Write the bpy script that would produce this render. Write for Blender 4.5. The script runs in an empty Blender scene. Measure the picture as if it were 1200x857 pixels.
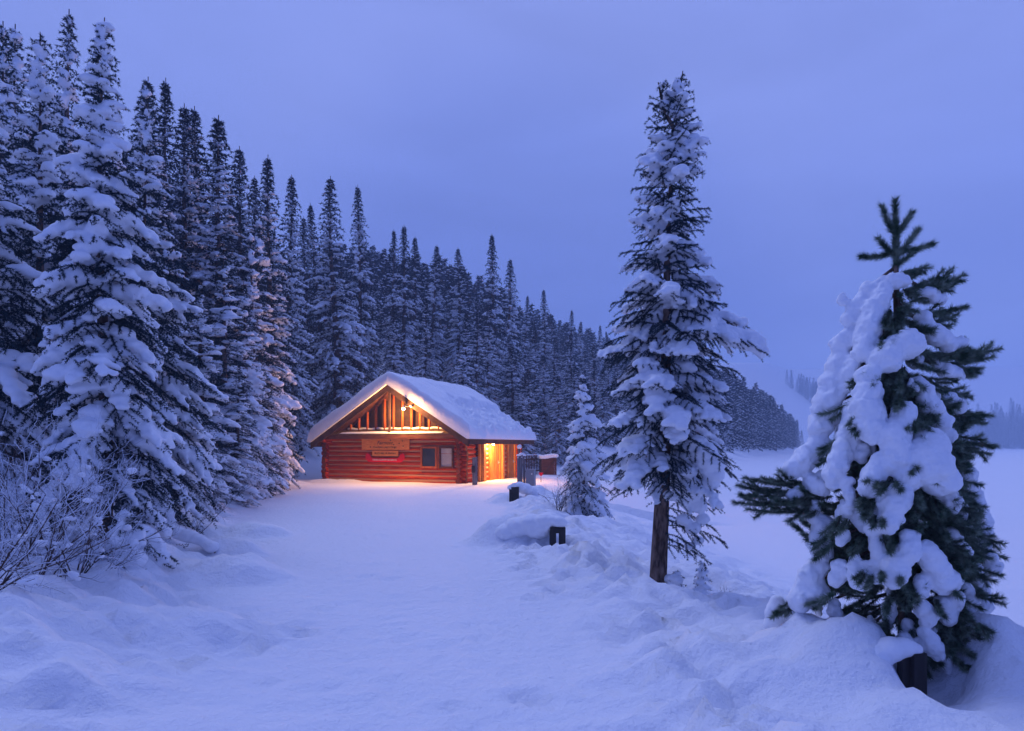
import bpy, math, random
import numpy as np
from mathutils import Vector, Matrix
R = math.radians
sc = bpy.context.scene
col = sc.collection

# ------------------------------------------------------------------ camera
EYE = 2.0
cd = bpy.data.cameras.new('camera'); cam = bpy.data.objects.new('camera', cd); col.objects.link(cam)
cam.location = (0, 0, EYE); cam.rotation_euler = (R(90), 0, 0)
cd.lens = 24; cd.sensor_width = 36; cd.shift_y = 0.078; cd.clip_start = .05; cd.clip_end = 6000
sc.camera = cam

# ------------------------------------------------------------------ sky, sun, exposure
world = bpy.data.worlds.new('World'); sc.world = world; world.use_nodes = True
nt = world.node_tree; nt.nodes.clear()
out = nt.nodes.new('ShaderNodeOutputWorld'); bg = nt.nodes.new('ShaderNodeBackground')
sky = nt.nodes.new('ShaderNodeTexSky'); sky.sky_type = 'NISHITA'; sky.sun_disc = False
sky.sun_elevation = R(2); sky.sun_rotation = R(200); sky.altitude = 1700
tc = nt.nodes.new('ShaderNodeTexCoord'); sep = nt.nodes.new('ShaderNodeSeparateXYZ')
nt.links.new(tc.outputs['Generated'], sep.inputs[0])
ramp = nt.nodes.new('ShaderNodeValToRGB')
cr = ramp.color_ramp
cr.elements[0].position = 0.0; cr.elements[0].color = (.31, .41, .93, 1)
cr.elements[1].position = 1.0; cr.elements[1].color = (.31, .385, .88, 1)
e = cr.elements.new(.22); e.color = (.215, .300, .80, 1)
e = cr.elements.new(.50); e.color = (.265, .345, .82, 1)
# soft cloud mottling, large scale
nz = nt.nodes.new('ShaderNodeTexNoise'); nz.inputs['Scale'].default_value = 1.6; nz.inputs['Detail'].default_value = 3
nt.links.new(tc.outputs['Generated'], nz.inputs['Vector'])
mr = nt.nodes.new('ShaderNodeMapRange'); mr.inputs[1].default_value = .3; mr.inputs[2].default_value = .7
mr.inputs[3].default_value = -.13; mr.inputs[4].default_value = .13
nt.links.new(nz.outputs[0], mr.inputs[0])
ad = nt.nodes.new('ShaderNodeMath'); ad.operation = 'ADD'
nt.links.new(sep.outputs['Z'], ad.inputs[0]); nt.links.new(mr.outputs[0], ad.inputs[1])
nt.links.new(ad.outputs[0], ramp.inputs[0])
vm = nt.nodes.new('ShaderNodeVectorMath'); vm.operation = 'MULTIPLY_ADD'   # dusk skylight from the sky model, tinted by the cloud
vm.inputs[1].default_value = (.010, .012, .03)
nt.links.new(sky.outputs[0], vm.inputs[0]); nt.links.new(ramp.outputs[0], vm.inputs[2])
yr = nt.nodes.new('ShaderNodeMapRange'); yr.interpolation_type = 'SMOOTHSTEP'      # unseen sky behind the camera dimmed and blued, added for contrast on the snow
for i_, v_ in ((1, -.7), (2, .25), (3, 0.0), (4, 1.0)): yr.inputs[i_].default_value = v_
nt.links.new(sep.outputs['Y'], yr.inputs[0])
vt = nt.nodes.new('ShaderNodeMix'); vt.data_type = 'RGBA'; vt.inputs['A'].default_value = (.34, .44, .66, 1); vt.inputs['B'].default_value = (1, 1, 1, 1)
nt.links.new(yr.outputs[0], vt.inputs['Factor'])
vs = nt.nodes.new('ShaderNodeVectorMath'); vs.operation = 'MULTIPLY'; nt.links.new(vm.outputs[0], vs.inputs[0]); nt.links.new(vt.outputs['Result'], vs.inputs[1])
# darker cloud bank hanging on the mountain behind the forest
dp = nt.nodes.new('ShaderNodeVectorMath'); dp.operation = 'DOT_PRODUCT'; dp.inputs[1].default_value = tuple(Vector((.0, 1, .12)).normalized())
nt.links.new(tc.outputs['Generated'], dp.inputs[0])
dm = nt.nodes.new('ShaderNodeMapRange'); dm.interpolation_type = 'SMOOTHSTEP'
for i_, v_ in ((1, .93), (2, 1.0), (3, 0.0), (4, 1.0)): dm.inputs[i_].default_value = v_
da = nt.nodes.new('ShaderNodeMath'); da.operation = 'MULTIPLY_ADD'; da.inputs[1].default_value = .05; nt.links.new(nz.outputs[0], da.inputs[0]); nt.links.new(dp.outputs['Value'], da.inputs[2])
nt.links.new(da.outputs[0], dm.inputs[0])
dx = nt.nodes.new('ShaderNodeMix'); dx.data_type = 'RGBA'; dx.inputs['A'].default_value = (1, 1, 1, 1); dx.inputs['B'].default_value = (.80, .85, .94, 1)
nt.links.new(dm.outputs[0], dx.inputs['Factor'])
v3 = nt.nodes.new('ShaderNodeVectorMath'); v3.operation = 'MULTIPLY'; nt.links.new(vs.outputs[0], v3.inputs[0]); nt.links.new(dx.outputs['Result'], v3.inputs[1])
# faint streaks and folds in the cloud
mpc = nt.nodes.new('ShaderNodeMapping'); mpc.inputs['Scale'].default_value = (1.3, 1.3, 4.5); mpc.inputs['Rotation'].default_value = (.25, .35, 0); nt.links.new(tc.outputs['Generated'], mpc.inputs[0])
nc = nt.nodes.new('ShaderNodeTexNoise'); nc.inputs['Scale'].default_value = 1.9; nc.inputs['Detail'].default_value = 5; nc.inputs['Roughness'].default_value = .5; nc.inputs['Distortion'].default_value = .6; nt.links.new(mpc.outputs[0], nc.inputs['Vector'])
mc = nt.nodes.new('ShaderNodeMapRange'); 
for i_, v_ in ((1, .32), (2, .68), (3, .94), (4, 1.07)): mc.inputs[i_].default_value = v_
nt.links.new(nc.outputs[0], mc.inputs[0])
v4 = nt.nodes.new('ShaderNodeVectorMath'); v4.operation = 'SCALE'; nt.links.new(v3.outputs[0], v4.inputs[0]); nt.links.new(mc.outputs[0], v4.inputs['Scale'])
nt.links.new(v4.outputs[0], bg.inputs['Color']); bg.inputs['Strength'].default_value = 1.0
nt.links.new(bg.outputs[0], out.inputs['Surface'])

sd = bpy.data.lights.new('sun', 'SUN'); sun = bpy.data.objects.new('sun', sd); col.objects.link(sun)
sd.energy = 1.12; sd.angle = R(26); sd.color = (.56, .64, 1.0)
sun.rotation_euler = (R(-36), 0, R(38))     # broad soft lamp from high ahead on the left, added to give the snow form
sc.view_settings.view_transform = 'Standard'; sc.view_settings.look = 'None'
sc.view_settings.exposure = 0; sc.view_settings.gamma = 1; sc.view_settings.use_curve_mapping = False
cy = sc.cycles
cy.use_denoising = True; cy.max_bounces = 6; cy.diffuse_bounces = 4; cy.volume_bounces = 1; cy.transparent_max_bounces = 8
cy.use_adaptive_sampling = True; cy.adaptive_threshold = .02; cy.sample_clamp_indirect = 4
cy.caustics_reflective = False; cy.caustics_refractive = False

# ------------------------------------------------------------------ helpers
def W(px, py, D):
    "a point D metres in front of the camera that the 1200x857 photograph shows at (px, py)"
    return np.array(((px-600)/800*D, D, EYE+(522-py)/800*D))

def mat(name, color, rough=.8, spec=.3, var=.0, scale=8, bump=0, bscale=30, color2=None, coords='Object', stretch=None, emit=None, estr=0, metallic=0, detail=4):
    m = bpy.data.materials.new(name); m.use_nodes = True
    n = m.node_tree; b = n.nodes['Principled BSDF']
    b.inputs['Base Color'].default_value = (*color, 1); b.inputs['Roughness'].default_value = rough
    b.inputs['Specular IOR Level'].default_value = spec; b.inputs['Metallic'].default_value = metallic
    t = n.nodes.new('ShaderNodeTexCoord'); src = t.outputs[coords]
    if stretch:
        mp = n.nodes.new('ShaderNodeMapping'); mp.inputs['Scale'].default_value = stretch
        n.links.new(src, mp.inputs[0]); src = mp.outputs[0]
    if color2 is not None:
        z = n.nodes.new('ShaderNodeTexNoise'); z.inputs['Scale'].default_value = scale; z.inputs['Detail'].default_value = detail
        n.links.new(src, z.inputs['Vector'])
        r = n.nodes.new('ShaderNodeValToRGB'); r.color_ramp.elements[0].position = .38; r.color_ramp.elements[1].position = .64
        r.color_ramp.elements[0].color = (*color, 1); r.color_ramp.elements[1].color = (*color2, 1)
        n.links.new(z.outputs[0], r.inputs[0]); n.links.new(r.outputs[0], b.inputs['Base Color'])
    if bump:
        z = n.nodes.new('ShaderNodeTexNoise'); z.inputs['Scale'].default_value = bscale; z.inputs['Detail'].default_value = 5
        n.links.new(src, z.inputs['Vector'])
        bp = n.nodes.new('ShaderNodeBump'); bp.inputs['Strength'].default_value = bump; bp.inputs['Distance'].default_value = .02
        n.links.new(z.outputs[0], bp.inputs['Height']); n.links.new(bp.outputs[0], b.inputs['Normal'])
    if emit:
        b.inputs['Emission Color'].default_value = (*emit, 1); b.inputs['Emission Strength'].default_value = estr
    return m

M = {}
M['snow'] = mat('snow', (.87, .88, .92), .7, .25, bump=.35, bscale=26)
M['snow_far'] = mat('snow_far', (.87, .88, .92), .8, .2)
M['frost'] = mat('frost', (.66, .69, .78), .8, .2)
M['needle'] = mat('needle', (.007, .018, .024), .7, .12, color2=(.030, .055, .070), scale=5)
M['needle_frosted'] = mat('needle_frosted', (.045, .090, .050), .7, .15, color2=(.25, .30, .22), scale=14)
M['needle_far'] = mat('needle_far', (.005, .013, .020), .8, .08, color2=(.024, .042, .062), scale=1.2)
M['bark'] = mat('bark', (.055, .034, .026), .9, .1, color2=(.24, .16, .125), scale=16, bump=1.0, bscale=40, stretch=(1, 1, .35))
M['twig'] = mat('twig', (.055, .032, .030), .8, .2, color2=(.10, .06, .05), scale=20)
M['log'] = mat('log', (.54, .060, .006), .7, .06, color2=(.28, .026, .003), scale=2.4, stretch=(.7, .7, 8), bump=.3, bscale=12)
M['log_end'] = mat('log_end', (.26, .06, .025), .8, .08, color2=(.12, .035, .02), scale=14)
M['chink'] = mat('chink', (.50, .26, .14), .9, .05)
M['dark_wood'] = mat('dark_wood', (.085, .030, .018), .8, .08, color2=(.15, .055, .035), scale=3, stretch=(1, 1, 6), bump=.3, bscale=14)
M['fascia'] = mat('fascia', (.060, .032, .024), .8, .08, color2=(.10, .052, .04), scale=3, bump=.3, bscale=14)
M['slat_wood'] = mat('slat_wood', (.50, .12, .03), .7, .1, color2=(.34, .07, .02), scale=4, stretch=(4, 4, .5))
M['door_wood'] = mat('door_wood', (.50, .19, .04), .7, .1, color2=(.33, .10, .02), scale=5, stretch=(2, 2, .5))
M['post_wood'] = mat('post_wood', (.60, .27, .07), .7, .1, color2=(.48, .18, .04), scale=4, stretch=(3, 3, .4))
M['recess'] = mat('recess', (.045, .022, .016), .8, .2, color2=(.07, .03, .02), scale=5)
M['shingle'] = mat('shingle', (.10, .055, .030), .9, .2, color2=(.22, .13, .06), scale=9, bump=1, bscale=22)
M['sign_wood'] = mat('sign_wood', (.85, .30, .08), .7, .08, color2=(.74, .20, .055), scale=4, stretch=(1, 1, 5))
M['ink'] = mat('ink', (.03, .012, .01), .7, .2)
M['red'] = mat('red', (.75, .006, .016), .5, .2)
M['white_paint'] = mat('white_paint', (.8, .78, .74), .6, .3)
M['glass'] = mat('glass', (.03, .04, .06), .08, .6)
M['blind'] = mat('blind', (.42, .38, .36), .7, .2, color2=(.50, .46, .42), scale=3)
M['grey_wood'] = mat('grey_wood', (.10, .095, .11), .8, .2, color2=(.19, .18, .20), scale=4, stretch=(3, 3, .4), bump=.4, bscale=20)
M['black_wood'] = mat('black_wood', (.022, .018, .018), .7, .3, color2=(.045, .036, .034), scale=8, stretch=(1, 1, .3), bump=.4, bscale=25)
M['grey_metal'] = mat('grey_metal', (.20, .21, .24), .5, .5, color2=(.25, .26, .29), scale=2)
M['lamp_glow'] = mat('lamp_glow', (1, .7, .35), .4, .3, emit=(1, .60, .20), estr=60)
M['lamp_body'] = mat('lamp_body', (.35, .34, .33), .4, .5)

def ico(sub):
    import bmesh
    bm = bmesh.new(); bmesh.ops.create_icosphere(bm, subdivisions=sub, radius=1)
    v = np.array([p.co[:] for p in bm.verts]); f = np.array([[q.index for q in p.verts] for p in bm.faces]); bm.free()
    return v, f
ICO = {1: ico(1), 2: ico(2)}

def make_mesh(name, verts, faces, smooth=False):
    "verts (n,3); faces: list of arrays each (m,k)"
    me = bpy.data.meshes.new(name)
    verts = np.asarray(verts, dtype=np.float32)
    if not isinstance(faces, list): faces = [faces]
    faces = [np.asarray(f, dtype=np.int32) for f in faces if len(f)]
    me.vertices.add(len(verts)); me.vertices.foreach_set('co', verts.ravel())
    loops = np.concatenate([f.ravel() for f in faces])
    tot = np.concatenate([np.full(len(f), f.shape[1], np.int32) for f in faces])
    start = np.concatenate([[0], np.cumsum(tot)[:-1]]).astype(np.int32)
    me.loops.add(len(loops)); me.loops.foreach_set('vertex_index', loops)
    me.polygons.add(len(tot)); me.polygons.foreach_set('loop_start', start); me.polygons.foreach_set('loop_total', tot)
    me.polygons.foreach_set('use_smooth', np.full(len(tot), smooth, bool))
    me.update(calc_edges=True)
    return me

class MB:
    "collects shapes; build() links them as ONE mesh object"
    def __init__(s): s.v = []; s.f = {}; s.n = 0
    def add(s, v, f):
        v = np.asarray(v, float); s.v.append(v)
        for g in (f if isinstance(f, list) and not np.isscalar(f[0][0]) else [f]):
            g = np.asarray(g, int)
            if not len(g): continue
            s.f.setdefault(g.shape[1], []).append(g+s.n)
        s.n += len(v); return s
    def box(s, c, d, rz=0, rx=0, ry=0, bev=.0):
        x, y, z = [q/2 for q in d]
        v = np.array([(i*x, j*y, k*z) for i in (-1, 1) for j in (-1, 1) for k in (-1, 1)], float)
        f = [(0, 1, 3, 2), (4, 6, 7, 5), (0, 4, 5, 1), (2, 3, 7, 6), (0, 2, 6, 4), (1, 5, 7, 3)]
        Rm = np.array(Matrix.Rotation(rz, 3, 'Z') @ Matrix.Rotation(ry, 3, 'Y') @ Matrix.Rotation(rx, 3, 'X'))
        return s.add(v@Rm.T+np.array(c), f)
    def tube(s, pts, rad, n=8, cap=True):
        pts = np.asarray(pts, float); m = len(pts); rad = np.broadcast_to(np.asarray(rad, float), (m,))
        T = np.gradient(pts, axis=0); T /= np.linalg.norm(T, axis=1)[:, None]+1e-9
        a = np.array((0, 0, 1.)) if abs(T[:, 2]).mean() < .8 else np.array((1., 0, 0))
        U = np.cross(T, a); U /= np.linalg.norm(U, axis=1)[:, None]+1e-9; V = np.cross(T, U)
        an = np.arange(n)*2*math.pi/n
        ring = pts[:, None]+rad[:, None, None]*(np.cos(an)[None, :, None]*U[:, None]+np.sin(an)[None, :, None]*V[:, None])
        v = ring.reshape(-1, 3)
        i = np.arange(m-1)[:, None]*n; j = np.arange(n)[None]; k = (j+1) % n
        f = np.stack([i+j, i+k, i+n+k, i+n+j], -1).reshape(-1, 4)
        fs = [f]
        if cap:
            v = np.vstack([v, pts[0], pts[-1]]); c0, c1 = m*n, m*n+1; j = np.arange(n); k = (j+1) % n
            fs.append(np.stack([np.full(n, c0), k, j], -1)); fs.append(np.stack([np.full(n, c1), (m-1)*n+j, (m-1)*n+k], -1))
        return s.add(v, fs)
    def cyl(s, a, b, r, n=10, r2=None): return s.tube([a, b], [r, r if r2 is None else r2], n)
    def prism(s, outline, y0, y1):
        "outline in (x, z), extruded along y"
        o = np.array(outline, float); n = len(o)
        v = np.vstack([np.c_[o[:, 0], np.full(n, y0), o[:, 1]], np.c_[o[:, 0], np.full(n, y1), o[:, 1]]])
        j = np.arange(n); k = (j+1) % n
        s.add(v, np.stack([j, k, n+k, n+j], -1)); 
        s.f.setdefault(n, []).append(np.array([j[::-1]+s.n-2*n, j+s.n-n])); return s
    def blobs(s, c, r, sub=1, rng=None):
        "ellipsoids at c (n,3) with radii r (n,3)"
        c = np.asarray(c, float); r = np.asarray(r, float)
        if len(c) == 0: return s
        v, f = ICO[sub]; n = len(v)
        vv = v[None]*r[:, None]
        if rng is not None: vv = vv*(1+rng.normal(0, .10, vv.shape[:2]+(1,)))
        vv = vv+c[:, None]
        return s.add(vv.reshape(-1, 3), (f[None]+np.arange(len(c))[:, None, None]*n).reshape(-1, 3))
    def mesh(s, name, smooth=False):
        return make_mesh(name, np.vstack(s.v), [np.vstack(g) for g in s.f.values()], smooth)
    def build(s, name, m, parent=None, smooth=False):
        return link(name, s.mesh(name, smooth), m, parent)

def link(name, me, m, parent=None):
    me.materials.clear(); me.materials.append(M[m])
    o = bpy.data.objects.new(name, me); col.objects.link(o)
    if parent: o.parent = parent
    return o

def tag(o, label=None, cat=None, group=None, kind=None):
    if label: o['label'] = label
    if cat: o['category'] = cat
    if group: o['group'] = group
    if kind: o['kind'] = kind
    return o
def empty(name, loc, rz=0, label=None, cat=None, group=None):
    o = bpy.data.objects.new(name, None); col.objects.link(o); o.location = loc; o.rotation_euler = (0, 0, rz)
    o.empty_display_size = .2
    return tag(o, label, cat, group)

def voxelise(me, voxel, disp=.0, dscale=.12, smooth=2, fine=0):
    "melt overlapping lumps into one skin of snow; returns a plain mesh"
    o = bpy.data.objects.new('tmp', me); col.objects.link(o)
    r = o.modifiers.new('r', 'REMESH'); r.mode = 'VOXEL'; r.voxel_size = voxel; r.use_smooth_shade = True
    if smooth:
        s = o.modifiers.new('s', 'SMOOTH'); s.factor = .5; s.iterations = smooth
    if disp:
        t = bpy.data.textures.new('t', 'CLOUDS'); t.noise_scale = dscale; t.noise_depth = 3
        d = o.modifiers.new('d', 'DISPLACE'); d.texture = t; d.strength = disp; d.mid_level = .5; d.texture_coords = 'LOCAL'
    if fine:
        t = bpy.data.textures.new('t', 'CLOUDS'); t.noise_scale = voxel*3; t.noise_depth = 2
        d = o.modifiers.new('d2', 'DISPLACE'); d.texture = t; d.strength = fine; d.mid_level = .5; d.texture_coords = 'LOCAL'
    dg = bpy.context.evaluated_depsgraph_get()
    new = bpy.data.meshes.new_from_object(o.evaluated_get(dg)); 
    new.polygons.foreach_set('use_smooth', np.ones(len(new.polygons), bool))
    bpy.data.objects.remove(o); bpy.data.meshes.remove(me)
    return new

# --- noise
def vnoise(x, y, seed=0):
    xi = np.floor(x).astype(np.int64); yi = np.floor(y).astype(np.int64); fx = x-xi; fy = y-yi
    fx = fx*fx*fx*(fx*(fx*6-15)+10); fy = fy*fy*fy*(fy*(fy*6-15)+10)
    def h(a, b):
        n = (a*374761393+b*668265263+seed*1442695041) & 0xffffffff
        n = ((n ^ (n >> 13))*1274126177) & 0xffffffff
        n = (n ^ (n >> 16)) & 0xffff
        return n/65535.
    return (h(xi, yi)*(1-fx)+h(xi+1, yi)*fx)*(1-fy)+(h(xi, yi+1)*(1-fx)+h(xi+1, yi+1)*fx)*fy
def fbm(x, y, oct=4, seed=0, gain=.5):
    a = 1; s = 0; t = 0
    for i in range(oct):
        s = s+a*(vnoise(x*2**i+i*17.3, y*2**i-i*9.1, seed+i)-.5); t += a; a *= gain
    return s/t*2
def sst(a, b, x):
    t = np.clip((x-a)/(b-a), 0, 1); return t*t*(3-2*t)
# ------------------------------------------------------------------ the ground: one sheet with path, banks, frozen lake and hillside
YK = [0, 4, 5, 7, 9.4, 12, 15, 20, 30, 38, 46, 54]
XE = [4.4, 4.2, 3.9, 2.9, 2.35, 2.1, 2.0, 1.9, 1.9, 3.0, 4.6, 6.5]   # top edge of the lake bank
XL = [-.6, -1.8, -2.2, -3.0, -3.9, -4.8, -6.0, -7.6, -11., -13, -14, -14]  # left edge of the trodden path
XR = [.3, .25, .3, .35, .2, -.1, -.4, -.6, -.9, 0, 0, 0]
# snow heaps: x, y, rx, ry, height, side on which the heap breaks off (x) or None
HEAPS = [(.10, 12.75, .80, .50, .42, .92), (2.02, 9.25, .9, .9, -.20, None), (1.1, 11.6, .45, .5, -.16, None), (-.35, 23.9, .5, .8, .26, None), (.85, 24.4, .8, .7, .28, None),
         (2.2, 5.05, .72, .55, .13, 2.70), (2.45, 5.05, .42, .34, .09, 2.70), (1.9, 4.6, 1.5, .8, .07, None), (3.0, 4.95, .26, .40, -.30, None), (2.35, 4.7, .30, .25, .08, 2.58), (2.80, 4.50, .26, .30, -.26, None), (3.62, 5.05, .52, .5, .44, None),
         (-4.6, 11.2, .5, .4, .22, None), (-3.7, 9.2, .7, .5, .24, None), (-5.3, 14.0, .6, .5, .22, None), (-2.9, 6.2, .7, .5, .18, None),
         (2.4, 17.0, 1.0, .8, .2, None), (-12.6, 35.2, 1.6, 1.2, .4, None), (-9.8, 37.3, 1.5, .6, .16, None)]
def ground(x, y):
    x = np.asarray(x, float); y = np.asarray(y, float)
    xe = np.interp(y, YK, XE); xl = np.interp(y, YK, XL); xr = np.interp(y, YK, XR)
    # shoreline and hill
    d1 = (x-6.5)*-.894+(y-54)*.447
    d3 = (x+14)*-.73+(y-39.5)*.68
    d2 = (x+3.2)*-.957+(y-5)*-.29-1.2
    hill = np.minimum(d1, d3)
    far = sst(120, 300, y)
    slope_h = lambda d, w: (np.sqrt(d*d+w*w)+d)/2
    zh = 78*(1-np.exp(-.36*slope_h(hill, 3)/78*1.0))*1.12-.5; zl = .26*slope_h(d2, 1.5)-.10
    rise = np.maximum(zh, 0)+0
    rise = np.maximum(rise, np.maximum(zl, 0))
    rise = np.minimum(rise, 118+0*x)
    # past 330 m the near hill sinks and a farther slope runs down to the lake head
    base = .24*(1-sst(4, 30, y))
    # bank down to the lake
    d_l = np.where(y < 54, x-xe, -d1)
    near = (y < 60)
    wdt = np.where(y < 30, 6.0, 9.0)
    drop = 1.5*sst(-.3, 1, d_l/wdt)+0*x
    drop = np.where(y < 54, drop, 1.5*sst(-3, 12, d_l))
    z = base-drop+rise
    # berm along the bank top, beside the path
    berm = np.exp(-((x-(xe-.9))/.75)**2)*.09*(1-sst(26, 34, y))*(.6+.8*vnoise(x*1.1, y*1.1, 5))
    z = z+berm
    lf = sst(0, 1.8, xl-x)*(y < 60)
    z = z+.32*lf*(1-sst(30, 38, y))
    # lumps off the path
    off = np.maximum(sst(.0, 1.1, xl-x), sst(.15, 1.2, x-xr))*(1-sst(24, 34, y))*(1-sst(1.5, 6, d_l))
    n1 = fbm(x*1.3+3, y*1.3, 3, 11); n2 = fbm(x*3.6, y*3.6, 3, 23); n3 = 1-np.abs(fbm(x*2.2+7, y*2.2, 3, 31))*2
    pf = fbm(x*5.2+9, y*5.2, 3, 83)
    z = z+off*(.17*n1+.12*n2+.14*n3-.07*np.clip(np.abs(pf)-.25, 0, 1)*(y < 16))
    # kicked, trodden snow beside the path
    kick = np.exp(-((x-xr-.9)/.6)**2)+.5*np.exp(-((xl-x-.3)/.5)**2)
    kick = kick*(1-sst(16, 30, y))
    calm = 1-.6*sst(1.3, 1.9, x)*(1-sst(5.8, 7, y))*(y < 7)
    z = z-(1-calm)*off*(.12*n2+.14*n3)
    bl = lambda q, sd_: np.clip(.55-np.abs(fbm(x*q, y*q, 2, sd_))*1.6, -.3, 1)
    patch = sst(-.25, .25, fbm(x*.9, y*.9, 2, 47))
    z = z+calm*(kick+.55*off*patch)*(.115*bl(2.3, 41)+.075*bl(4.7, 42)+.036*bl(9.5, 43))
    # path grain
    fine = np.exp(-np.maximum(y-3, 0)/7)
    z = z+fine*(  .026*fbm(x*7, y*7, 3, 51)+.010*fbm(x*24, y*24, 2, 53))+.02*fbm(x*.8, y*.8, 2, 57)
    # lake: faint drifts and old tracks
    lk = sst(5, 9, d_l)
    z = z+lk*(.04*fbm(x*.5, y*.25, 4, 61)+.03*fbm(x*2.1, y*1.2, 2, 63)*np.exp(-y/60))
    # hillside unevenness
    z = z+np.clip(rise/6, 0, 1)*.5*fbm(x*.12, y*.12, 4, 71)
    for hx, hy, rx, ry, h, brk in HEAPS:
        rr_ = np.sqrt(((x-hx)/rx)**2+((y-hy)/ry)**2)+.25*fbm(x*2.0+h*9, y*2.0, 2, 79); g = (1-sst(.45, 1.4, rr_))*h
        g = g*(1+.5*fbm(x*2.4, y*2.4, 4, 77))
        if brk is not None: g = g*(1-sst(brk-.06, brk+.05, x))
        z = z+g
    # far mountain foot across the lake
    m2 = (y-640)+.10*(x-400)
    z = np.where(y > 560, np.maximum(z, -1.5+.30*np.maximum(m2, 0)), z)
    # treeless avalanche slope dropping to the head of the lake
    d4 = (x-217)*-.80+(y-450)*.60
    z = np.where(y > 380, np.maximum(z, -1.5+np.minimum(.62*np.maximum(d4, 0), .125*y)*sst(380, 470, y)), z)
    return np.minimum(z, 118)
def gz(x, y): return float(ground(np.array([x]), np.array([y]))[0])

def footprints(X, Y, Z):
    "trodden hollows with pushed-up rims along both sides of the path"
    rng = np.random.default_rng(8)
    def dent(cx, cy_, a, L, w, dp):
        m = (np.abs(X-cx) < .5) & (np.abs(Y-cy_) < .5)
        if not m.any(): return
        dx, dy = X[m]-cx, Y[m]-cy_; u_ = (dx*math.cos(a)+dy*math.sin(a))/L; v_ = (-dx*math.sin(a)+dy*math.cos(a))/w
        q = u_*u_+v_*v_; Z[m] += -dp*np.exp(-q**1.5)+dp*.38*np.exp(-(np.sqrt(q)-1.55)**2*5)
    for _ in range(36):
        x, y = rng.uniform(.2, 2.4), rng.uniform(4.2, 15); a = rng.normal(1.4, .5); n = rng.integers(4, 12); s_ = 1
        for k in range(n):
            x += .38*math.cos(a); y += .38*math.sin(a); s_ = -s_; a += rng.normal(0, .12)
            if x > np.interp(y, YK, XE)-.2 or (x > 1.4 and y < 6.2) or x < np.interp(y, YK, XR)-.1: break
            dent(x+s_*.1*math.sin(a), y-s_*.1*math.cos(a), a, rng.uniform(.13, .17), rng.uniform(.07, .10), rng.uniform(.07, .16))
    for _ in range(14):
        y = rng.uniform(4.5, 14); x = np.interp(y, YK, XL)-rng.uniform(-.2, .9); a = rng.normal(1.7, .4)
        for k in range(rng.integers(2, 7)):
            x += .4*math.cos(a); y += .4*math.sin(a); dent(x, y, a, .15, .085, rng.uniform(.03, .09))
    for _ in range(420):                                    # shallow scuffs on the packed path
        y = 3.6+18*rng.random()**1.6; x = rng.uniform(np.interp(y, YK, XL)+.1, np.interp(y, YK, XR)+.3); dent(x, y, rng.normal(1.5, .5), rng.uniform(.10, .16), rng.uniform(.05, .08), rng.uniform(.010, .030))
    return Z

def build_ground():
    nu, nv = 880, 1020
    u = np.linspace(-1, 1, nu); a = 5.6
    xs = np.sinh(u*a)/np.sinh(a)*900+0.0
    k = (xs[nu//2+1]-xs[nu//2])
    xs = xs+np.clip(u*40, -4, 4)*0+u*14
    v = np.linspace(0, 1, nv); b = 6.1
    ys = -6+ (np.exp(v*b)-1)/(np.exp(b)-1)*1150 + v*30
    X, Y = np.meshgrid(xs, ys)
    Z = footprints(X, Y, ground(X, Y))
    V = np.stack([X, Y, Z], -1).reshape(-1, 3)
    i = np.arange(nv-1)[:, None]*nu; j = np.arange(nu-1)[None]
    F = np.stack([i+j, i+j+1, i+nu+j+1, i+nu+j], -1).reshape(-1, 4)
    m = mat('ground_snow', (.86, .87, .92), .75, .2)
    n = m.node_tree; bsd = n.nodes['Principled BSDF']; t = n.nodes.new('ShaderNodeTexCoord')
    z1 = n.nodes.new('ShaderNodeTexNoise'); z1.inputs['Scale'].default_value = 9; z1.inputs['Detail'].default_value = 6; z1.inputs['Roughness'].default_value = .62
    z2 = n.nodes.new('ShaderNodeTexNoise'); z2.inputs['Scale'].default_value = 45; z2.inputs['Detail'].default_value = 4
    n.links.new(t.outputs['Object'], z1.inputs['Vector']); n.links.new(t.outputs['Object'], z2.inputs['Vector'])
    b1 = n.nodes.new('ShaderNodeBump'); b1.inputs['Strength'].default_value = .8; b1.inputs['Distance'].default_value = .055
    b2 = n.nodes.new('ShaderNodeBump'); b2.inputs['Strength'].default_value = .35; b2.inputs['Distance'].default_value = .008
    n.links.new(z1.outputs[0], b1.inputs['Height']); n.links.new(z2.outputs[0], b2.inputs['Height'])
    n.links.new(b1.outputs[0], b2.inputs['Normal']); n.links.new(b2.outputs[0], bsd.inputs['Normal'])
    M['ground_snow'] = m
    o = link('snow_ground', make_mesh('snow_ground', V, F, True), 'ground_snow'); tag(o, kind='structure')
build_ground()

# haze: even pale air over lake and forest
def build_haze():
    m = bpy.data.materials.new('haze'); m.use_nodes = True; n = m.node_tree
    n.nodes.clear(); o = n.nodes.new('ShaderNodeOutputMaterial'); pv = n.nodes.new('ShaderNodeVolumePrincipled')
    pv.inputs['Color'].default_value = (.60, .74, .97, 1); pv.inputs['Density'].default_value = .0013; pv.inputs['Anisotropy'].default_value = .1
    n.links.new(pv.outputs[0], o.inputs['Volume'])
    M['haze'] = m
    h = MB().box((0, 575, 69), (1900, 1300, 146)).build('haze', 'haze'); tag(h, kind='stuff')
build_haze()
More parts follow.
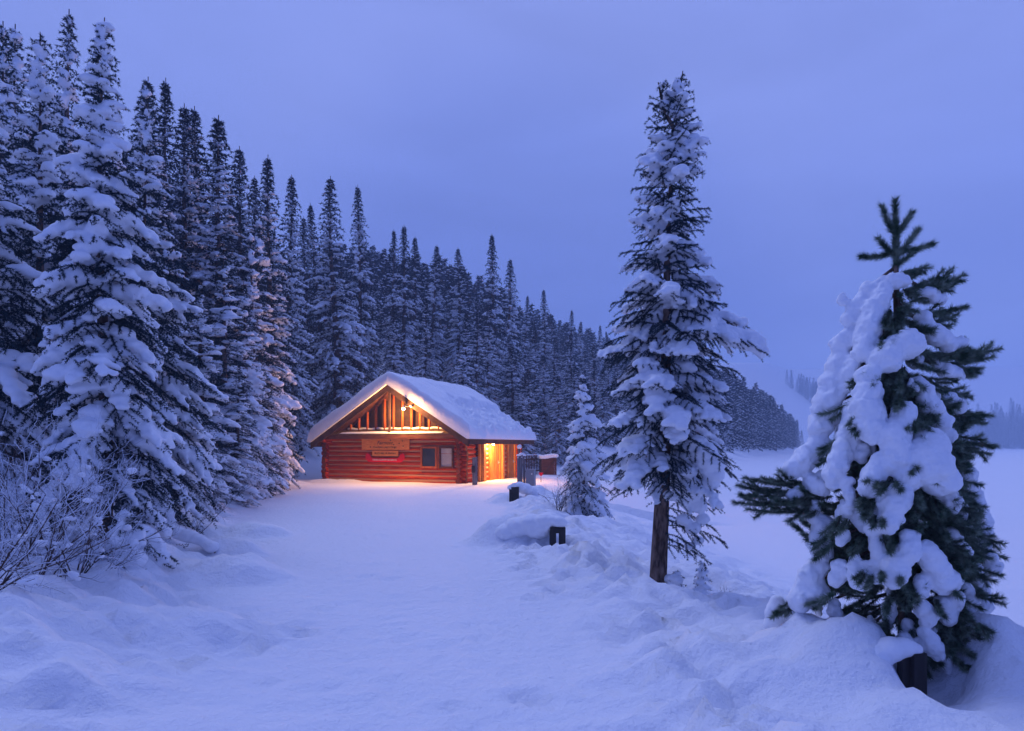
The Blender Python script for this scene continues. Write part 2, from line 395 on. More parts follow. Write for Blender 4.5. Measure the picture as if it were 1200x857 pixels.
# ------------------------------------------------------------------ log cabin
def build_cabin():
    ang = -R(22.3)
    cab = empty('log_cabin', (-2.7, 36, 0), ang, 'red log cabin with a gabled snow-covered roof and lamps lit at dusk', 'cabin')
    Wd, Ln = 8.5, 7.9
    r = .135; sp = .262
    rng = np.random.default_rng(4)
    def log(mb, me, a, b):
        a = np.array(a, float); b = np.array(b, float)
        t = np.linspace(0, 1, 7)[:, None]; p = a+(b-a)*t; p += rng.normal(0, .008, p.shape)*np.array((0 if abs(b[0]-a[0]) > 1 else 1, 0 if abs(b[1]-a[1]) > 1 else 1, 1))
        mb.tube(p, r*rng.uniform(.95, 1.04), 12, cap=False)
        for e, q in ((a, b), (b, a)):
            d = (e-q)/np.linalg.norm(e-q); me.cyl(e-d*.03, e+d*.003, r*.93, 12)
    fw, fe, sw, se = MB(), MB(), MB(), MB()
    for i in range(10):
        z = -.02+i*sp
        log(fw, fe, (-Wd-rng.uniform(.30, .42), 0, z), (rng.uniform(.30, .42), 0, z))
        z2 = z+sp/2
        if i < 10:
            log(sw, se, (0, -rng.uniform(.28, .42), z2), (0, 1.6, z2))
            log(sw, se, (-Wd, -rng.uniform(.28, .42), z2), (-Wd, Ln+.35, z2))
            log(sw, se, (0, 5.35, z2), (0, 5.95, z2)) if True else None
            log(sw, se, (0, 2.55, z2), (0, 3.3, z2))
            log(sw, se, (0, 7.55, z2), (0, Ln+.35, z2))
            log(sw, se, (-Wd-.35, Ln, z), (.35, Ln, z))
    fwo = fw.build('front_wall', 'log', cab, True); swo = sw.build('side_wall', 'log', cab, True)
    fe.build('log_ends', 'log_end', fwo); se.build('log_ends', 'log_end', swo)
    ch = MB()
    ch.box((-Wd/2, .0, 1.2), (Wd, .18, 2.7))
    ch.box((-Wd, Ln/2, 1.25), (.16, Ln, 2.7)); ch.box((0, .8, 1.25), (.16, 1.3, 2.6)); ch.box((-.02, 5.1, 1.25), (.12, 5.6, 2.6)); ch.box((-Wd/2, Ln, 1.25), (Wd, .2, 2.6))
    ch.box((.03, 2.9, 1.25), (.15, .75, 2.6)); ch.box((.03, 5.65, 1.25), (.15, .6, 2.6))
    ch.build('chinking', 'chink', cab)
    # roof
    k = .615; ax, az = -3.95, 5.25; x0, x1 = -9.0, .85; y0, y1 = -.82, 8.6
    rz = lambda x: az-k*abs(x-ax)
    th = .20
    rf = MB().prism([(x0, rz(x0)), (ax, az), (x1, rz(x1)), (x1, rz(x1)-th), (ax, az-th), (x0, rz(x0)-th)], y0, y1)
    roof = rf.build('roof', 'dark_wood', cab)
    for xs_ in ((x0-.03, ax), (ax, x1+.03)):
        a, b = xs_; bb = MB().prism([(a, rz(a)+.03), (b, rz(b)+.03), (b, rz(b)-.34), (a, rz(a)-.34)], y0-.075, y0-.006)
        bb.prism([(a, rz(a)+.03), (b, rz(b)+.03), (b, rz(b)-.34), (a, rz(a)-.34)], y1+.006, y1+.07) if False else None
        bb.build('barge_board', 'fascia', roof)
    ea = MB(); ea.box((x1+.035, (y0+y1)/2, rz(x1)-.10), (.06, y1-y0+.02, .27)); ea.build('eave_board', 'fascia', roof)
    ea = MB(); ea.box((x0-.035, (y0+y1)/2, rz(x0)-.10), (.06, y1-y0+.02, .27)); ea.build('eave_board', 'fascia', roof)
    # purlins under the overhang
    pu = MB()
    for x in (x0+.75, x1-.85):
        pu.cyl((x, y0+.05, rz(x)-th-.13), (x, .5, rz(x)-th-.13), .12, 10)
    pu.build('purlins', 'log', cab, True)
    # roof snow: one thick slab with rounded lips
    ns, nt_ = 150, 210
    def edgy(n, L, w):
        q = np.concatenate([w*(1-np.cos(np.linspace(0, math.pi/2, 14))), np.linspace(w, L-w, n-28)[1:-1], L-w*(1-np.cos(np.linspace(math.pi/2, 0, 14)))])
        return q
    ex = .16
    S = edgy(ns, y1-y0+2*ex, .30)+y0-ex-.03; T = edgy(nt_, x1-x0+2*ex+.06, .30)+x0-ex-.03
    X, Y = np.meshgrid(T, S)
    e = np.minimum(np.minimum(X-T[0], T[-1]-X), np.minimum(Y-S[0], S[-1]-Y))
    prof = np.sqrt(np.clip(1-(1-np.clip(e/.30, 0, 1))**2, 0, 1))
    wx, wy = X*1.0, Y*1.0
    tk = .68*(1+.16*fbm(wx*.6, wy*.6, 3, 7)+.05*fbm(wx*3, wy*3, 3, 9))
    # slumped, crusted part of the lower right slope
    sl = sst(-1.9+.7*fbm(wy*.9, wx*.9, 3, 19), -1.5+.7*fbm(wy*.9, wx*.9, 3, 19), X)*sst(.2, 2.4, Y+.9*(X+1))
    tk = tk*(1-.5*sl)+sl*(.34*np.abs(fbm(wx*2.4, wy*2.4, 4, 29)))
    ridge = np.sqrt((X-ax)**2+.35**2)-.18
    base = az-k*np.abs(np.clip(X, x0, x1)-ax)
    top = az-k*ridge+tk/np.cos(math.atan(k))*1.0
    low = base+.04
    edge = e/.3
    Zt = low+(top-low)*prof
    # push the lip outwards a little so that it bulges
    n = X.size
    out_ = np.clip(1-e/.30, 0, 1)
    V = np.vstack([np.stack([X, Y, Zt], -1).reshape(-1, 3), np.stack([X, Y, low-.012], -1).reshape(-1, 3)])
    jit = rng.normal(0, .006, (n, 3)); V[:n] += jit*prof.reshape(-1, 1)
    a, b = X.shape
    i = np.arange(a-1)[:, None]*b; j = np.arange(b-1)[None]
    F = np.stack([i+j, i+j+1, i+b+j+1, i+b+j], -1).reshape(-1, 4)
    link('roof_snow', make_mesh('roof_snow', V, [F, F[:, ::-1]+n], True), 'snow', roof)
    # gable: dark recess, posts, small shelf roof with snow
    MB().prism([(x0+1.1, 2.6), (x1-1.1, 2.6), (x1-1.1, rz(x1-1.1)-th), (ax, az-th-.01), (x0+1.1, rz(x0+1.1)-th)], .45, .55).build('gable_wall', 'recess', cab)
    px_ = np.linspace(x0+2.05, x1-1.6, 12)
    for x in px_:
        h = rz(x)-th-.02
        MB().tube([(x, .02, 2.86), (x+rng.normal(0, .02), .02, (2.86+h)/2), (x, .02, h)], [.075, .07, .07], 9).build('gable_post', 'slat_wood', cab, True)
    MB().box((ax+.02, y0+.12, (2.66+az-.36)/2), (.10, .11, az-.36-2.66)).build('king_post', 'fascia', cab)
    MB().box(((x0+x1)/2, y0+.16, 2.47), (x1-x0-.9, .22, .24)).build('tie_beam', 'dark_wood', cab)
    shf = MB(); 
    xa, xb = x0+.95, x1-.95
    for q in range(6):
        ya = y0+.04+q*.15; za = 2.60+q*.045
        shf.box(((xa+xb)/2, ya+.09, za+.03), (xb-xa-.2*q, .19, .035), rx=.2)
    sh = shf.build('shelf_roof', 'shingle', cab)
    nx, ny = 160, 14
    X, Y = np.meshgrid(np.linspace(xa+.9, xb-.6, nx), np.linspace(y0+.03, y0+.26, ny))
    ee = np.minimum(np.minimum((X-xa-.9)*.1, (xb-.6-X)*.1), np.minimum(Y-y0-.03, y0+.26-Y+.06*fbm(X*3, Y, 3, 5)))
    Zs = 2.64+(Y-y0)*.3+.07*np.sqrt(np.clip(ee/.12, 0, 1))*(1+.25*fbm(X*2, Y*5, 3, 8))
    Vs = np.vstack([np.stack([X, Y, Zs], -1).reshape(-1, 3), np.stack([X, Y, 2.60+(Y-y0)*.3], -1).reshape(-1, 3)])
    i = np.arange(ny-1)[:, None]*nx; j = np.arange(nx-1)[None]; F = np.stack([i+j, i+j+1, i+nx+j+1, i+nx+j], -1).reshape(-1, 4)
    link('shelf_snow', make_mesh('shelf_snow', Vs, [F, F[:, ::-1]+X.size], True), 'snow', sh)
    X2 = np.linspace(px_[0]-.2, px_[-1]+.2, 60)
    MB().tube(np.c_[X2, np.full(60, .02), 2.93+.02*np.sin(X2*7)], .06, 8).build('sill_snow', 'snow', sh, True)
    # windows
    for (xc, pane) in ((-1.82, 'glass'), (-.76, 'blind')):
        f = MB(); w, h = 1.0 if pane == 'glass' else .86, 1.16; zc = 1.36
        for s in (-1, 1): f.box((xc+s*(w/2-.05), -.165, zc), (.10, .12, h)); f.box((xc, -.165, zc+s*(h/2-.05)), (w-.2, .118, .10))
        fo = f.build('window', 'slat_wood' if pane == 'glass' else 'dark_wood', cab)
        MB().box((xc, -.135, zc), (w-.19, .03, h-.19)).build('pane', pane, fo)
        if pane == 'blind': fo['label'] = 'window with a pale blind drawn down'
        if pane == 'glass': MB().box((xc+.565, -.15, zc), (.10, .06, h)).build('casing', 'slat_wood', fo)
    # eave side: posts, doors
    def post(y, x, w, m, h=2.25): MB().box((x, y, h/2-.1), (w, w, h+.2)).build('porch_post', m, cab)
    post(2.12, .30, .30, 'post_wood'); post(5.12, .16, .26, 'post_wood'); post(7.42, .14, .22, 'log'); post(1.75, .26, .12, 'post_wood')
    for (ya, yb, m) in ((3.38, 4.92, 'door_wood'), (6.02, 7.28, 'door_wood')):
        d = MB().box((.07, (ya+yb)/2, 1.02), (.10, yb-ya, 2.2)); 
        for q in range(1, 5): d.box((.125, ya+(yb-ya)*q/5, 1.02), (.012, .02, 2.1))
        do = d.build('door', m, cab)
        fr = MB(); fr.box((.15, ya+.06, 1.05), (.10, .12, 2.3)); fr.box((.15, yb-.06, 1.05), (.10, .12, 2.3)); fr.box((.15, (ya+yb)/2, 2.14), (.098, yb-ya-.24, .12)); fr.build('door_frame', m, do)
        hd = MB().cyl((.17, yb-.28, 1.0), (.22, yb-.28, 1.0), .03); hd.box((.135, yb-.28, 1.0), (.02, .07, .2)); hd.build('handle', 'lamp_body', do)
    MB().box((.1, 3.6, 2.32), (.12, 5.9, .22)).build('lintel_beam', 'post_wood', cab)
    # lamps of the place
    g = MB().cyl((-2.75, .02, 4.12), (-2.75, -1.2, 4.06), .022, 8); g.cyl((-2.75, -1.22, 4.10), (-2.75, -1.22, 3.97), .05, 10, .09)
    gl = g.build('gable_lamp', 'lamp_body', cab)
    MB().blobs([(-2.75, -1.23, 3.92)], [(.085, .085, .085)], 2).build('bulb', 'lamp_glow', gl, True)
    MB().box((-2.45, -.9, 4.06), (.10, .2, .09)).cyl((-2.45, -1.0, 4.06), (-2.45, -1.05, 4.06), .03).cyl((-2.45, -.82, 4.06), (-2.45, 0, 4.06), .02).build('camera_housing', 'white_paint', cab)
    p = MB().cyl((.5, 3.05, 2.32), (.5, 3.05, 2.16), .07, 10); pl = p.build('porch_lamp', 'lamp_body', cab)
    MB().blobs([(.5, 3.05, 2.10)], [(.08, .08, .07)], 2).build('bulb', 'lamp_glow', pl, True)
    def pt(name, loc, en, rad=.09, c=(1, .50, .17)):
        l = bpy.data.lights.new(name, 'POINT'); l.energy = en; l.color = c; l.shadow_soft_size = rad
        o = bpy.data.objects.new(name, l); col.objects.link(o); o.parent = cab; o.location = loc; return o
    pt('gable_light', (-2.75, -1.32, 3.78), 900)
    pt('porch_light', (.55, 3.05, 1.98), 950)
    # signs
    def place(o, lx, ly, lz):
        o.location = cab.matrix_basis @ Vector((lx, ly, lz)) if False else Matrix.Translation((-2.7, 36, 0)) @ Matrix.Rotation(ang, 4, 'Z') @ Vector((lx, ly, lz)); o.rotation_euler = (0, 0, ang)
    def text(body, size, m, par, loc, fit, shear=0):
        c = bpy.data.curves.new('lettering', 'FONT'); c.body = body; c.size = size; c.align_x = 'CENTER'; c.align_y = 'CENTER'; c.extrude = .004; c.shear = shear
        t_ = bpy.data.objects.new('tmp', c); col.objects.link(t_)
        dg = bpy.context.evaluated_depsgraph_get(); me = bpy.data.meshes.new_from_object(t_.evaluated_get(dg)); bpy.data.objects.remove(t_)
        v = np.empty(len(me.vertices)*3, np.float32); me.vertices.foreach_get('co', v); v = v.reshape(-1, 3)
        v[:, 0] *= fit/(v[:, 0].max()-v[:, 0].min()); me.vertices.foreach_set('co', v.ravel())
        o = link('lettering', me, m, par); o.location = loc; o.rotation_euler = (R(90), 0, 0)
    s1 = empty('wooden_sign', (0, 0, 0), 0, 'wide knotty board sign with dark lettering under the gable beam', 'sign'); place(s1, -4.5, -.24, 2.06)
    MB().box((0, 0, 0), (3.05, .06, .60)).build('board', 'sign_wood', s1)
    kn = MB(); 
    for x, z in ((.35, .22), (.55, -.02), (.62, -.2), (-.95, -.15), (1.1, .18), (1.15, -.1), (.9, .05)): kn.cyl((x, -.028, z), (x, -.033, z), .035, 10)
    kn.build('knots', 'dark_wood', s1)
    text('Fairmont', .26, 'ink', s1, (-.02, -.034, .07), 1.0, .3); text('CHATEAU LAKE LOUISE', .15, 'ink', s1, (-.02, -.034, -.17), 1.5)
    s2 = empty('small_wooden_sign', (0, 0, 0), 0, 'narrow orange board sign between the wide board and the red canoe', 'sign'); place(s2, -4.5, -.24, 1.56)
    MB().box((0, 0, 0), (1.66, .06, .30)).build('board', 'sign_wood', s2); text('SKATE HIRE OR RENTALS', .13, 'ink', s2, (0, -.034, 0), 1.36)
    s3 = empty('canoe_sign', (0, 0, 0), 0, 'red canoe-shaped sign with white lettering on the log wall', 'sign'); place(s3, -4.52, -.25, 1.30)
    t = np.linspace(-1.25, 1.25, 61)
    topz = np.where(abs(t) > 1.0, .27-.30*np.clip((abs(t)-1.13)/.13, -1, 1)**2*.5, .0+.27*np.clip((abs(t)-.78)/.24, 0, 1)**2-.0)
    lowz = -.22+.20*np.clip((abs(t)-.95)/.3, 0, 1)**2
    MB().prism([(a, b) for a, b in zip(t, lowz)]+[(a, b) for a, b in zip(t[::-1], topz[::-1]+.001)], -.03, .03).build('canoe_board', 'red', s3)
    text('CROSS COUNTRY SKI RENTAL', .12, 'white_paint', s3, (0, -.034, -.10), 1.56)
    for o in (s1, s2, s3): pass
    return cab
cabin = build_cabin()

def capped(mb_pts, r, name='snow_cap', parent=None, vox=.02, flat=.6):
    m = MB(); c = np.array(mb_pts, float); r = np.array(r, float)
    m.blobs(c, np.c_[r, r, r*flat], 2); me = voxelise(m.mesh(name), vox, .02, .1)
    return link(name, me, 'snow', parent)

# ------------------------------------------------------------------ things beside the cabin
def yard():
    rng = np.random.default_rng(9)
    # grey box pillar at the porch
    p = W(556.5, 560, 34.6); z = gz(p[0], p[1])
    t = empty('grey_board_pillar', (p[0], p[1], z-.1), -R(22), 'weathered grey board pillar at the near end of the cabin porch', 'pillar')
    MB().box((0, 0, .75), (.2, .2, 1.5)).build('shaft', 'grey_wood', t); MB().box((-.02, -.16, .9), (.16, .06, .35)).build('notice_box', 'black_wood', t)
    # cluster of grey posts
    p = W(611, 563, 33.5); z = gz(p[0], p[1])
    t = empty('grey_post_cluster', (p[0], p[1], z-.1), 0, 'tight cluster of grey timber posts with icicle-like snow beside the porch doors', 'posts')
    for i, (dx, h) in enumerate(((-.15, 1.62), (.0, 1.66), (.14, 1.60))):
        q = MB().box((dx, rng.uniform(-.04, .04), h/2), (.125, .125, h)).build('post', 'grey_wood', t)
    capped([(-.15, 0, 1.64), (0, 0, 1.70), (.14, 0, 1.64), (-.06, -.03, 1.66), (.17, -.05, 1.5), (-.17, -.06, 1.52), (.02, -.07, 1.55)], [.1, .12, .11, .1, .05, .045, .05], parent=t)
    p = W(608.5, 560, 34.4); z = gz(p[0], p[1])
    t = empty('grey_pole', (p[0], p[1], z-.1), 0, 'slim grey pole with a round snow cap behind the post cluster', 'pole')
    MB().cyl((0, 0, 0), (0, 0, 2.0), .055, 10).build('shaft', 'grey_wood', t); capped([(0, 0, 2.03), (.02, 0, 2.08)], [.13, .1], parent=t, flat=.8)
    p = W(622, 566, 33.3); z = gz(p[0], p[1])
    t = empty('utility_box', (p[0], p[1], z-.05), -R(15), 'plain grey metal box standing in snow right of the posts', 'utility box')
    b = MB().box((0, 0, .45), (.42, .38, .9)); b.build('casing', 'grey_metal', t); MB().box((0, 0, .92), (.46, .42, .035)).build('lid', 'grey_metal', t)
    MB().box((0, -.195, .45), (.34, .012, .76)).build('door', 'grey_metal', t)
    MB().box((.10, -.205, .72), (.05, .02, .07)).build('latch', 'white_paint', t)
    # picket fence
    a = W(617, 549, 46); b = W(634, 549, 48); n = 10
    t = empty('picket_fence', (a[0], a[1], gz(a[0], a[1])-.1), math.atan2(b[1]-a[1], b[0]-a[0]), 'short dark picket fence running from the cabin to the shed', 'fence')
    L = math.hypot(b[0]-a[0], b[1]-a[1]); 
    for i in range(n): MB().box((L*i/(n-1), 0, .72), (.075, .04, 1.44+rng.uniform(-.02, .02))).build('picket', 'dark_wood', t)
    for zz in (.35, 1.15): MB().box((L/2, .045, zz), (L+.1, .045, .09)).build('rail', 'dark_wood', t)
    capped([(L*i/24, 0, 1.45) for i in range(25)], [.06]*25, parent=t, vox=.03)
    # small shed / bin enclosure
    p = W(642, 552, 47); z = gz(p[0], p[1])
    t = empty('plank_enclosure', (p[0], p[1], z-.1), R(8), 'low plank enclosure with a thick snow slab on top behind the young spruce', 'enclosure')
    MB().box((0, 0, .62), (1.0, .9, 1.25)).build('plank_wall', 'dark_wood', t)
    br = MB().box((.02, -.48, .66), (.07, .05, 1.25), ry=R(38)); br.build('brace', 'fascia', t)
    for x in (-.47, .47): MB().box((x, -.47, .62), (.08, .06, 1.25)).build('corner_post', 'dark_wood', t)
    rr = np.random.default_rng(3); capped([(x, y, 1.36+.05*math.sin(x*4)) for x in np.linspace(-.5, .5, 6) for y in np.linspace(-.42, .42, 4)], [.19]*24, parent=t, vox=.04, flat=.75)
    # little red sign
    p = W(634, 560, 38); z = gz(p[0], p[1])
    t = empty('small_red_sign', (p[0], p[1], z), 0, 'small dull red triangular marker low over the snow beyond the grey box', 'sign')
    h = p[2]-z
    MB().prism([(-.14, .12), (.14, .12), (.07, -.04), (0, -.07), (-.07, -.04)], -.015, .015).build('plate', 'red', t).location = (0, 0, .42)
    MB().cyl((0, .03, -.1), (0, .03, .5), .018, 8).build('stake', 'grey_wood', t)
    # rail bench ends poking out of the snow heaps
    def bench_end(loc, w, h, rz, label, slit=True):
        t = empty('bench_end', loc, rz, label, 'bench end', 'dark timber ends poking out of the snow heaps')
        if slit:
            for x, ww in ((-w*.31, w*.38), (w*.31, w*.38)): MB().box((x, 0, h/2), (ww, .09, h)).build('upright', 'black_wood', t)
            MB().box((0, 0, h-.05), (w*.24, .086, .10)).build('top_rail', 'black_wood', t); MB().box((0, 0, .05), (w*.24, .086, .30)).build('bottom_rail', 'black_wood', t)
        else:
            MB().box((0, 0, h/2), (w, .09, h)).build('upright', 'black_wood', t); MB().box((-w*.5-.03, .02, h/2), (.06, .05, h*.9)).build('batten', 'black_wood', t)
        return t
    t = bench_end((.80, 12.0, .0), .27, .56, R(8), 'dark slotted bench end under a rounded snow heap left of the young spruce')
    capped([(-.0, .04, .66), (.07, .04, .63), (-.2, .12, .66), (-.4, .3, .60), (-.62, .45, .52), (-.1, .3, .64), (-.12, .05, .68), (-.25, .12, .56), (-.3, .25, .5), (-.8, .5, .42)], [.15, .12, .2, .26, .28, .24, .14, .18, .26, .26], parent=t, flat=.7)
    t = bench_end((.10, 22.8, .05), .26, .56, R(10), 'small dark bench end in the snow just in front of the porch', False)
    capped([(0, .05, .62), (-.1, .1, .54), (.2, .3, .56), (.45, .6, .46), (.7, .8, .36), (.1, .4, .54)], [.13, .15, .24, .28, .26, .22], parent=t, flat=.7)
    t = bench_end((2.755, 4.66, .05), .10, .54, R(12), 'dark timber stub under the snow-laden fir at the edge of the big heap', False)
    capped([(-.0, .02, .55), (-.06, .03, .57), (-.15, .06, .55), (-.24, .10, .50), (-.32, .14, .44), (.04, .05, .54)], [.065, .085, .11, .13, .14, .05], parent=t, flat=.8, vox=.015)
yard()
# ------------------------------------------------------------------ conifers
def norm(v): return v/(np.linalg.norm(v, axis=-1, keepdims=True)+1e-9)
def needles(P, T, nl, nw, k, rng, ang=(.5, 1.1)):
    "thin triangular blades leaving the twig points P along tangents T"
    n = len(P); P = np.repeat(P, k, 0); T = norm(np.repeat(T, k, 0)); m = n*k
    r = rng.normal(size=(m, 3)); U = norm(r-(r*T).sum(1, keepdims=True)*T)
    a = rng.uniform(ang[0], ang[1], (m, 1)); D = T*np.cos(a)+U*np.sin(a)
    S = norm(np.cross(D, rng.normal(size=(m, 3))))
    L = nl*rng.uniform(.7, 1.15, (m, 1)); P = P+T*rng.uniform(-.5, .5, (m, 1))*nl*.5
    V = np.stack([P-S*nw/2, P+S*nw/2, P+D*L], 1).reshape(-1, 3)
    return V, np.arange(m*3).reshape(-1, 3)

def spruce(H, Rr, seed, nb=150, z0=.06, prof=None, sspace=.11, step=.05, nl=.05, nw=.014, k=5, droop=.45,
           snow=1.0, srad=.07, sub=1, voxel=0, lean=(0, 0), tips=1, trunk_r=None, top_dark=.0, sector=None, heavy=.35, extra=(), smin=0, disp=.02, pads=()):
    rng = np.random.default_rng(seed)
    prof = prof or (lambda f: np.clip((1-f)**.8*1.0, .03, 1)*(1 if f > .12 else .75+f*2))
    tr = trunk_r or H*.018
    def trunk_pt(z): f = z/H; return np.array((lean[0]*f*f+.02*H*.3*math.sin(z*1.7/H*4+seed), lean[1]*f*f, z))
    tm = MB(); zz = np.linspace(-.4, H, 14); pts = np.array([trunk_pt(z) for z in zz]); tm.tube(pts, tr*np.clip(1-zz/H, .06, 1)*np.where(zz < .15, 1.25, 1), 9)
    NP, NT = [], []; SC, SR = [], []
    boughs = []
    ga = rng.uniform(0, 6.28)
    for i in range(nb):
        f = z0+(1-z0)*((i+.5)/nb)**1.05*.985; ga += 2.39996+rng.normal(0, .25)
        L = Rr*prof(f)*rng.uniform(.72, 1.15)
        if sector and sector(f, ga) is not None: L *= sector(f, ga)
        boughs.append((f*H, ga, L, None))
    for b in extra: boughs.append(b)
    if tips == 2:
        tz = H*.885; a = trunk_pt(tz)
        p2 = np.array([a, a+(-.12, .02, H*.03), a+(-.19, .03, H*.065), a+(-.23, .03, H*.095)]); tm.tube(p2, [.03, .025, .018, .01], 7)
        for q in range(16):
            t = q/16; c = p2[0]+(p2[-1]-p2[0])*(.25+.75*t); boughs.append((c[2], rng.uniform(0, 6.28), .24*(1-t)+.07, c))
    zvar = rng.uniform(0, 50)
    for (z, az, L, org) in boughs:
        f = z/H; o = trunk_pt(z) if org is None else np.array(org)
        d = np.array((math.cos(az), math.sin(az), 0)); sd_ = np.array((-d[1], d[0], 0))
        up = (.55*f-.10)+rng.normal(0, .10); b = droop*(1.15-f*.9)*rng.uniform(.6, 1.3)
        n = max(4, int(L/step)); t = np.linspace(.12, 1, n)[:, None]
        P = o+d*L*t+np.array((0, 0, 1.))*L*(up*t-b*t*t)+sd_*L*.10*np.sin(t*3+az)
        T = np.gradient(P, axis=0); NP.append(P); NT.append(T)
        # side twigs
        ns = max(2, int(L/sspace)); tt = np.linspace(.18, .96, ns)
        hv = float(vnoise(np.array([z/H*9+zvar]), np.array([az*1.4]), seed)[0])
        heavyb = hv > (1-heavy)
        sn = snow*(1-top_dark*f)*rng.uniform(.45, 1.2)*(1.35 if heavyb else .8)
        sc_ = srad*(1.3 if heavyb else .9)*(.75+.5*rng.random())*min(1.25, .45+L/Rr)
        ta = rng.uniform(0, .3); tb = 1.02 if rng.random() < .65 else rng.uniform(.5, .95); has = rng.random() < min(.96, sn*1.55)
        if has:
            q = ta
            while q < tb:
                wv = (.50+.60*math.sin(min(1, q*1.02)*math.pi)**.6)
                rr = sc_*wv*rng.uniform(.8, 1.2)
                c = o+d*L*q+np.array((0, 0, 1.))*L*(up*q-b*q*q)+sd_*L*.10*math.sin(q*3+az)
                SC.append(c+(0, 0, rr*.30)+rng.normal(0, .15*rr, 3)); SR.append((rr*rng.uniform(.85, 1.15), rr*rng.uniform(.85, 1.15), rr*rng.uniform(.55, .75)))
                q += rr*.75/L
        for q, tv in enumerate(tt):
            s = 1 if q % 2 else -1
            c = o+d*L*tv+np.array((0, 0, 1.))*L*(up*tv-b*tv*tv)
            l = L*.50*(1-.72*tv)*rng.uniform(.6, 1.2)+.25*sspace
            dd = norm(d*.62+sd_*s*.8+np.array((0, 0, -.22-.3*b+rng.normal(0, .12))))
            m = max(2, int(l/step)); t = np.linspace(.15, 1, m)[:, None]
            P = c+dd*l*t+np.array((0, 0, -1.))*l*.28*t*t; NP.append(P); NT.append(np.broadcast_to(dd, P.shape)+np.array((0, 0, -.4))*t)
            if has and ta-.05 < tv < tb and l > smin and rng.random() < .35+sn*.75:
                g = .1; ge = rng.uniform(.55, 1.0)
                while g < ge:
                    rr = sc_*.60*rng.uniform(.75, 1.15)*(1.15-.45*g)
                    SC.append(c+dd*l*g+np.array((0, 0, -l*.28*g*g+rr*.30))); SR.append((rr*rng.uniform(.85, 1.15), rr*rng.uniform(.85, 1.15), rr*.68)); g += rr*.95/l
    for (x, y, z, r) in pads: SC.append(np.array((x, y, z))); SR.append((r, r*.9, r*.8))
    P = np.vstack(NP); T = np.vstack(NT)
    nv, nf = needles(P, T, nl, nw, k, rng)
    crown = make_mesh('crown', nv, nf)
    sm = MB(); SC = np.array(SC); SR = np.array(SR)
    sm.blobs(SC, SR, sub, rng if not voxel else None); snowm = sm.mesh('snow_load', True)
    if voxel: snowm = voxelise(snowm, voxel, disp, .10 if voxel < .03 else .2, 1, voxel*.55)
    return tm.mesh('trunk', True), crown, snowm

def plant(name, parts, loc, rz, label, cat='tree', group=None, scale=1, mats=('bark', 'needle', 'snow'), sxy=None):
    t = empty(name, loc, rz, label, cat, group); t.scale = (sxy or scale, sxy or scale, scale)
    for nm, me, m in zip(('trunk', 'crown', 'snow_load'), parts, mats): link(nm, me, m, t)
    return t
def copy_tree(t, loc, rz, label, group, scale, sxy=None):
    r = t.copy(); col.objects.link(r); r.location = loc; r.rotation_euler = (0, 0, rz); r['label'] = label
    s = sxy or scale; r.scale = (s, s, scale)
    if group: r['group'] = group
    elif 'group' in r: del r['group']
    for ch in list(t.children):
        c = ch.copy(); col.objects.link(c); c.parent = r
    return r

# --- the lone spruce in the middle right
def centre_prof(f):
    return float(np.interp(f, [0, .10, .17, .22, .28, .36, .45, .52, .58, .66, .75, .82, .88, .94, 1], [.15, .2, .35, .80, 1.0, .98, .92, .88, .78, .62, .58, .50, .42, .22, .04]))
H = 7.1; p = W(773, 697, 9.35); p[2] = gz(p[0], p[1])
ex = []
for q in range(20): ex.append((.62+.085*q, -.25+.65*math.sin(q*2.1), (.42+.14*(q % 4)), None))          # small low boughs on the right of the trunk
for q in range(5): ex.append((3.55+.05*q, -.12+.12*(q-2), 1.22-.08*abs(q-1), None))                  # the long right bough
par = spruce(H, .88, 12, nb=300, z0=.215, prof=centre_prof, sspace=.07, step=.020, nl=.036, nw=.006, k=11, droop=.48, snow=.50, srad=.076, sub=2, voxel=.018,
             lean=(.32, 0), tips=2, trunk_r=.122, extra=ex, heavy=.40, top_dark=.45, disp=.045, pads=[(.90, -.12, 3.42, .15), (1.02, -.12, 3.43, .18), (1.15, -.12, 3.40, .19), (1.28, -.12, 3.34, .15), (1.37, -.12, 3.25, .10), (.42, -.38, 2.0, .14), (.50, -.42, 1.88, .18), (.58, -.42, 1.74, .19), (.62, -.40, 1.60, .16), (.6, -.38, 1.48, .12), (-.32, -.3, 1.86, .10), (-.33, -.3, 1.72, .11), (-.36, -.3, 1.6, .08), (.26, -.22, 1.42, .12), (.38, -.25, 1.33, .13), (.48, -.22, 1.16, .12), (.28, -.2, .98, .11), (.40, -.22, .86, .11), (.30, -.22, 1.22, .10), (.54, -.2, .98, .10), (.36, -.2, .62, .08), (.48, -.2, .70, .08)])
plant('spruce_tree', par, (p[0], p[1], p[2]), 0, 'tall lone spruce with twin tips and a bare lower trunk, standing on the lake bank')
# seedlings at its foot
def seedling(loc, h, seed, label, rad=.22):
    par = spruce(h, rad, seed, nb=16, z0=.12, sspace=.07, step=.03, nl=.035, nw=.007, k=7, droop=.2, snow=.9, srad=.05, sub=2, voxel=.016, trunk_r=.012, heavy=.5, disp=.01)
    return plant('spruce_seedling', par, loc, seed, label, 'seedling')
q = W(822, 712, 9.0); seedling((q[0], q[1], gz(q[0], q[1])-.05), .62, 5, 'snow-covered spruce seedling just right of the lone spruce trunk', .2)
q = W(752, 692, 9.3); seedling((q[0]+.02, q[1], gz(q[0], q[1])-.05), .22, 6, 'tiny seedling half buried at the left foot of the lone spruce')
q = W(793, 697, 9.2); seedling((q[0], q[1], gz(q[0], q[1])-.05), .30, 8, 'low seedling between the lone spruce trunk and the taller seedling')

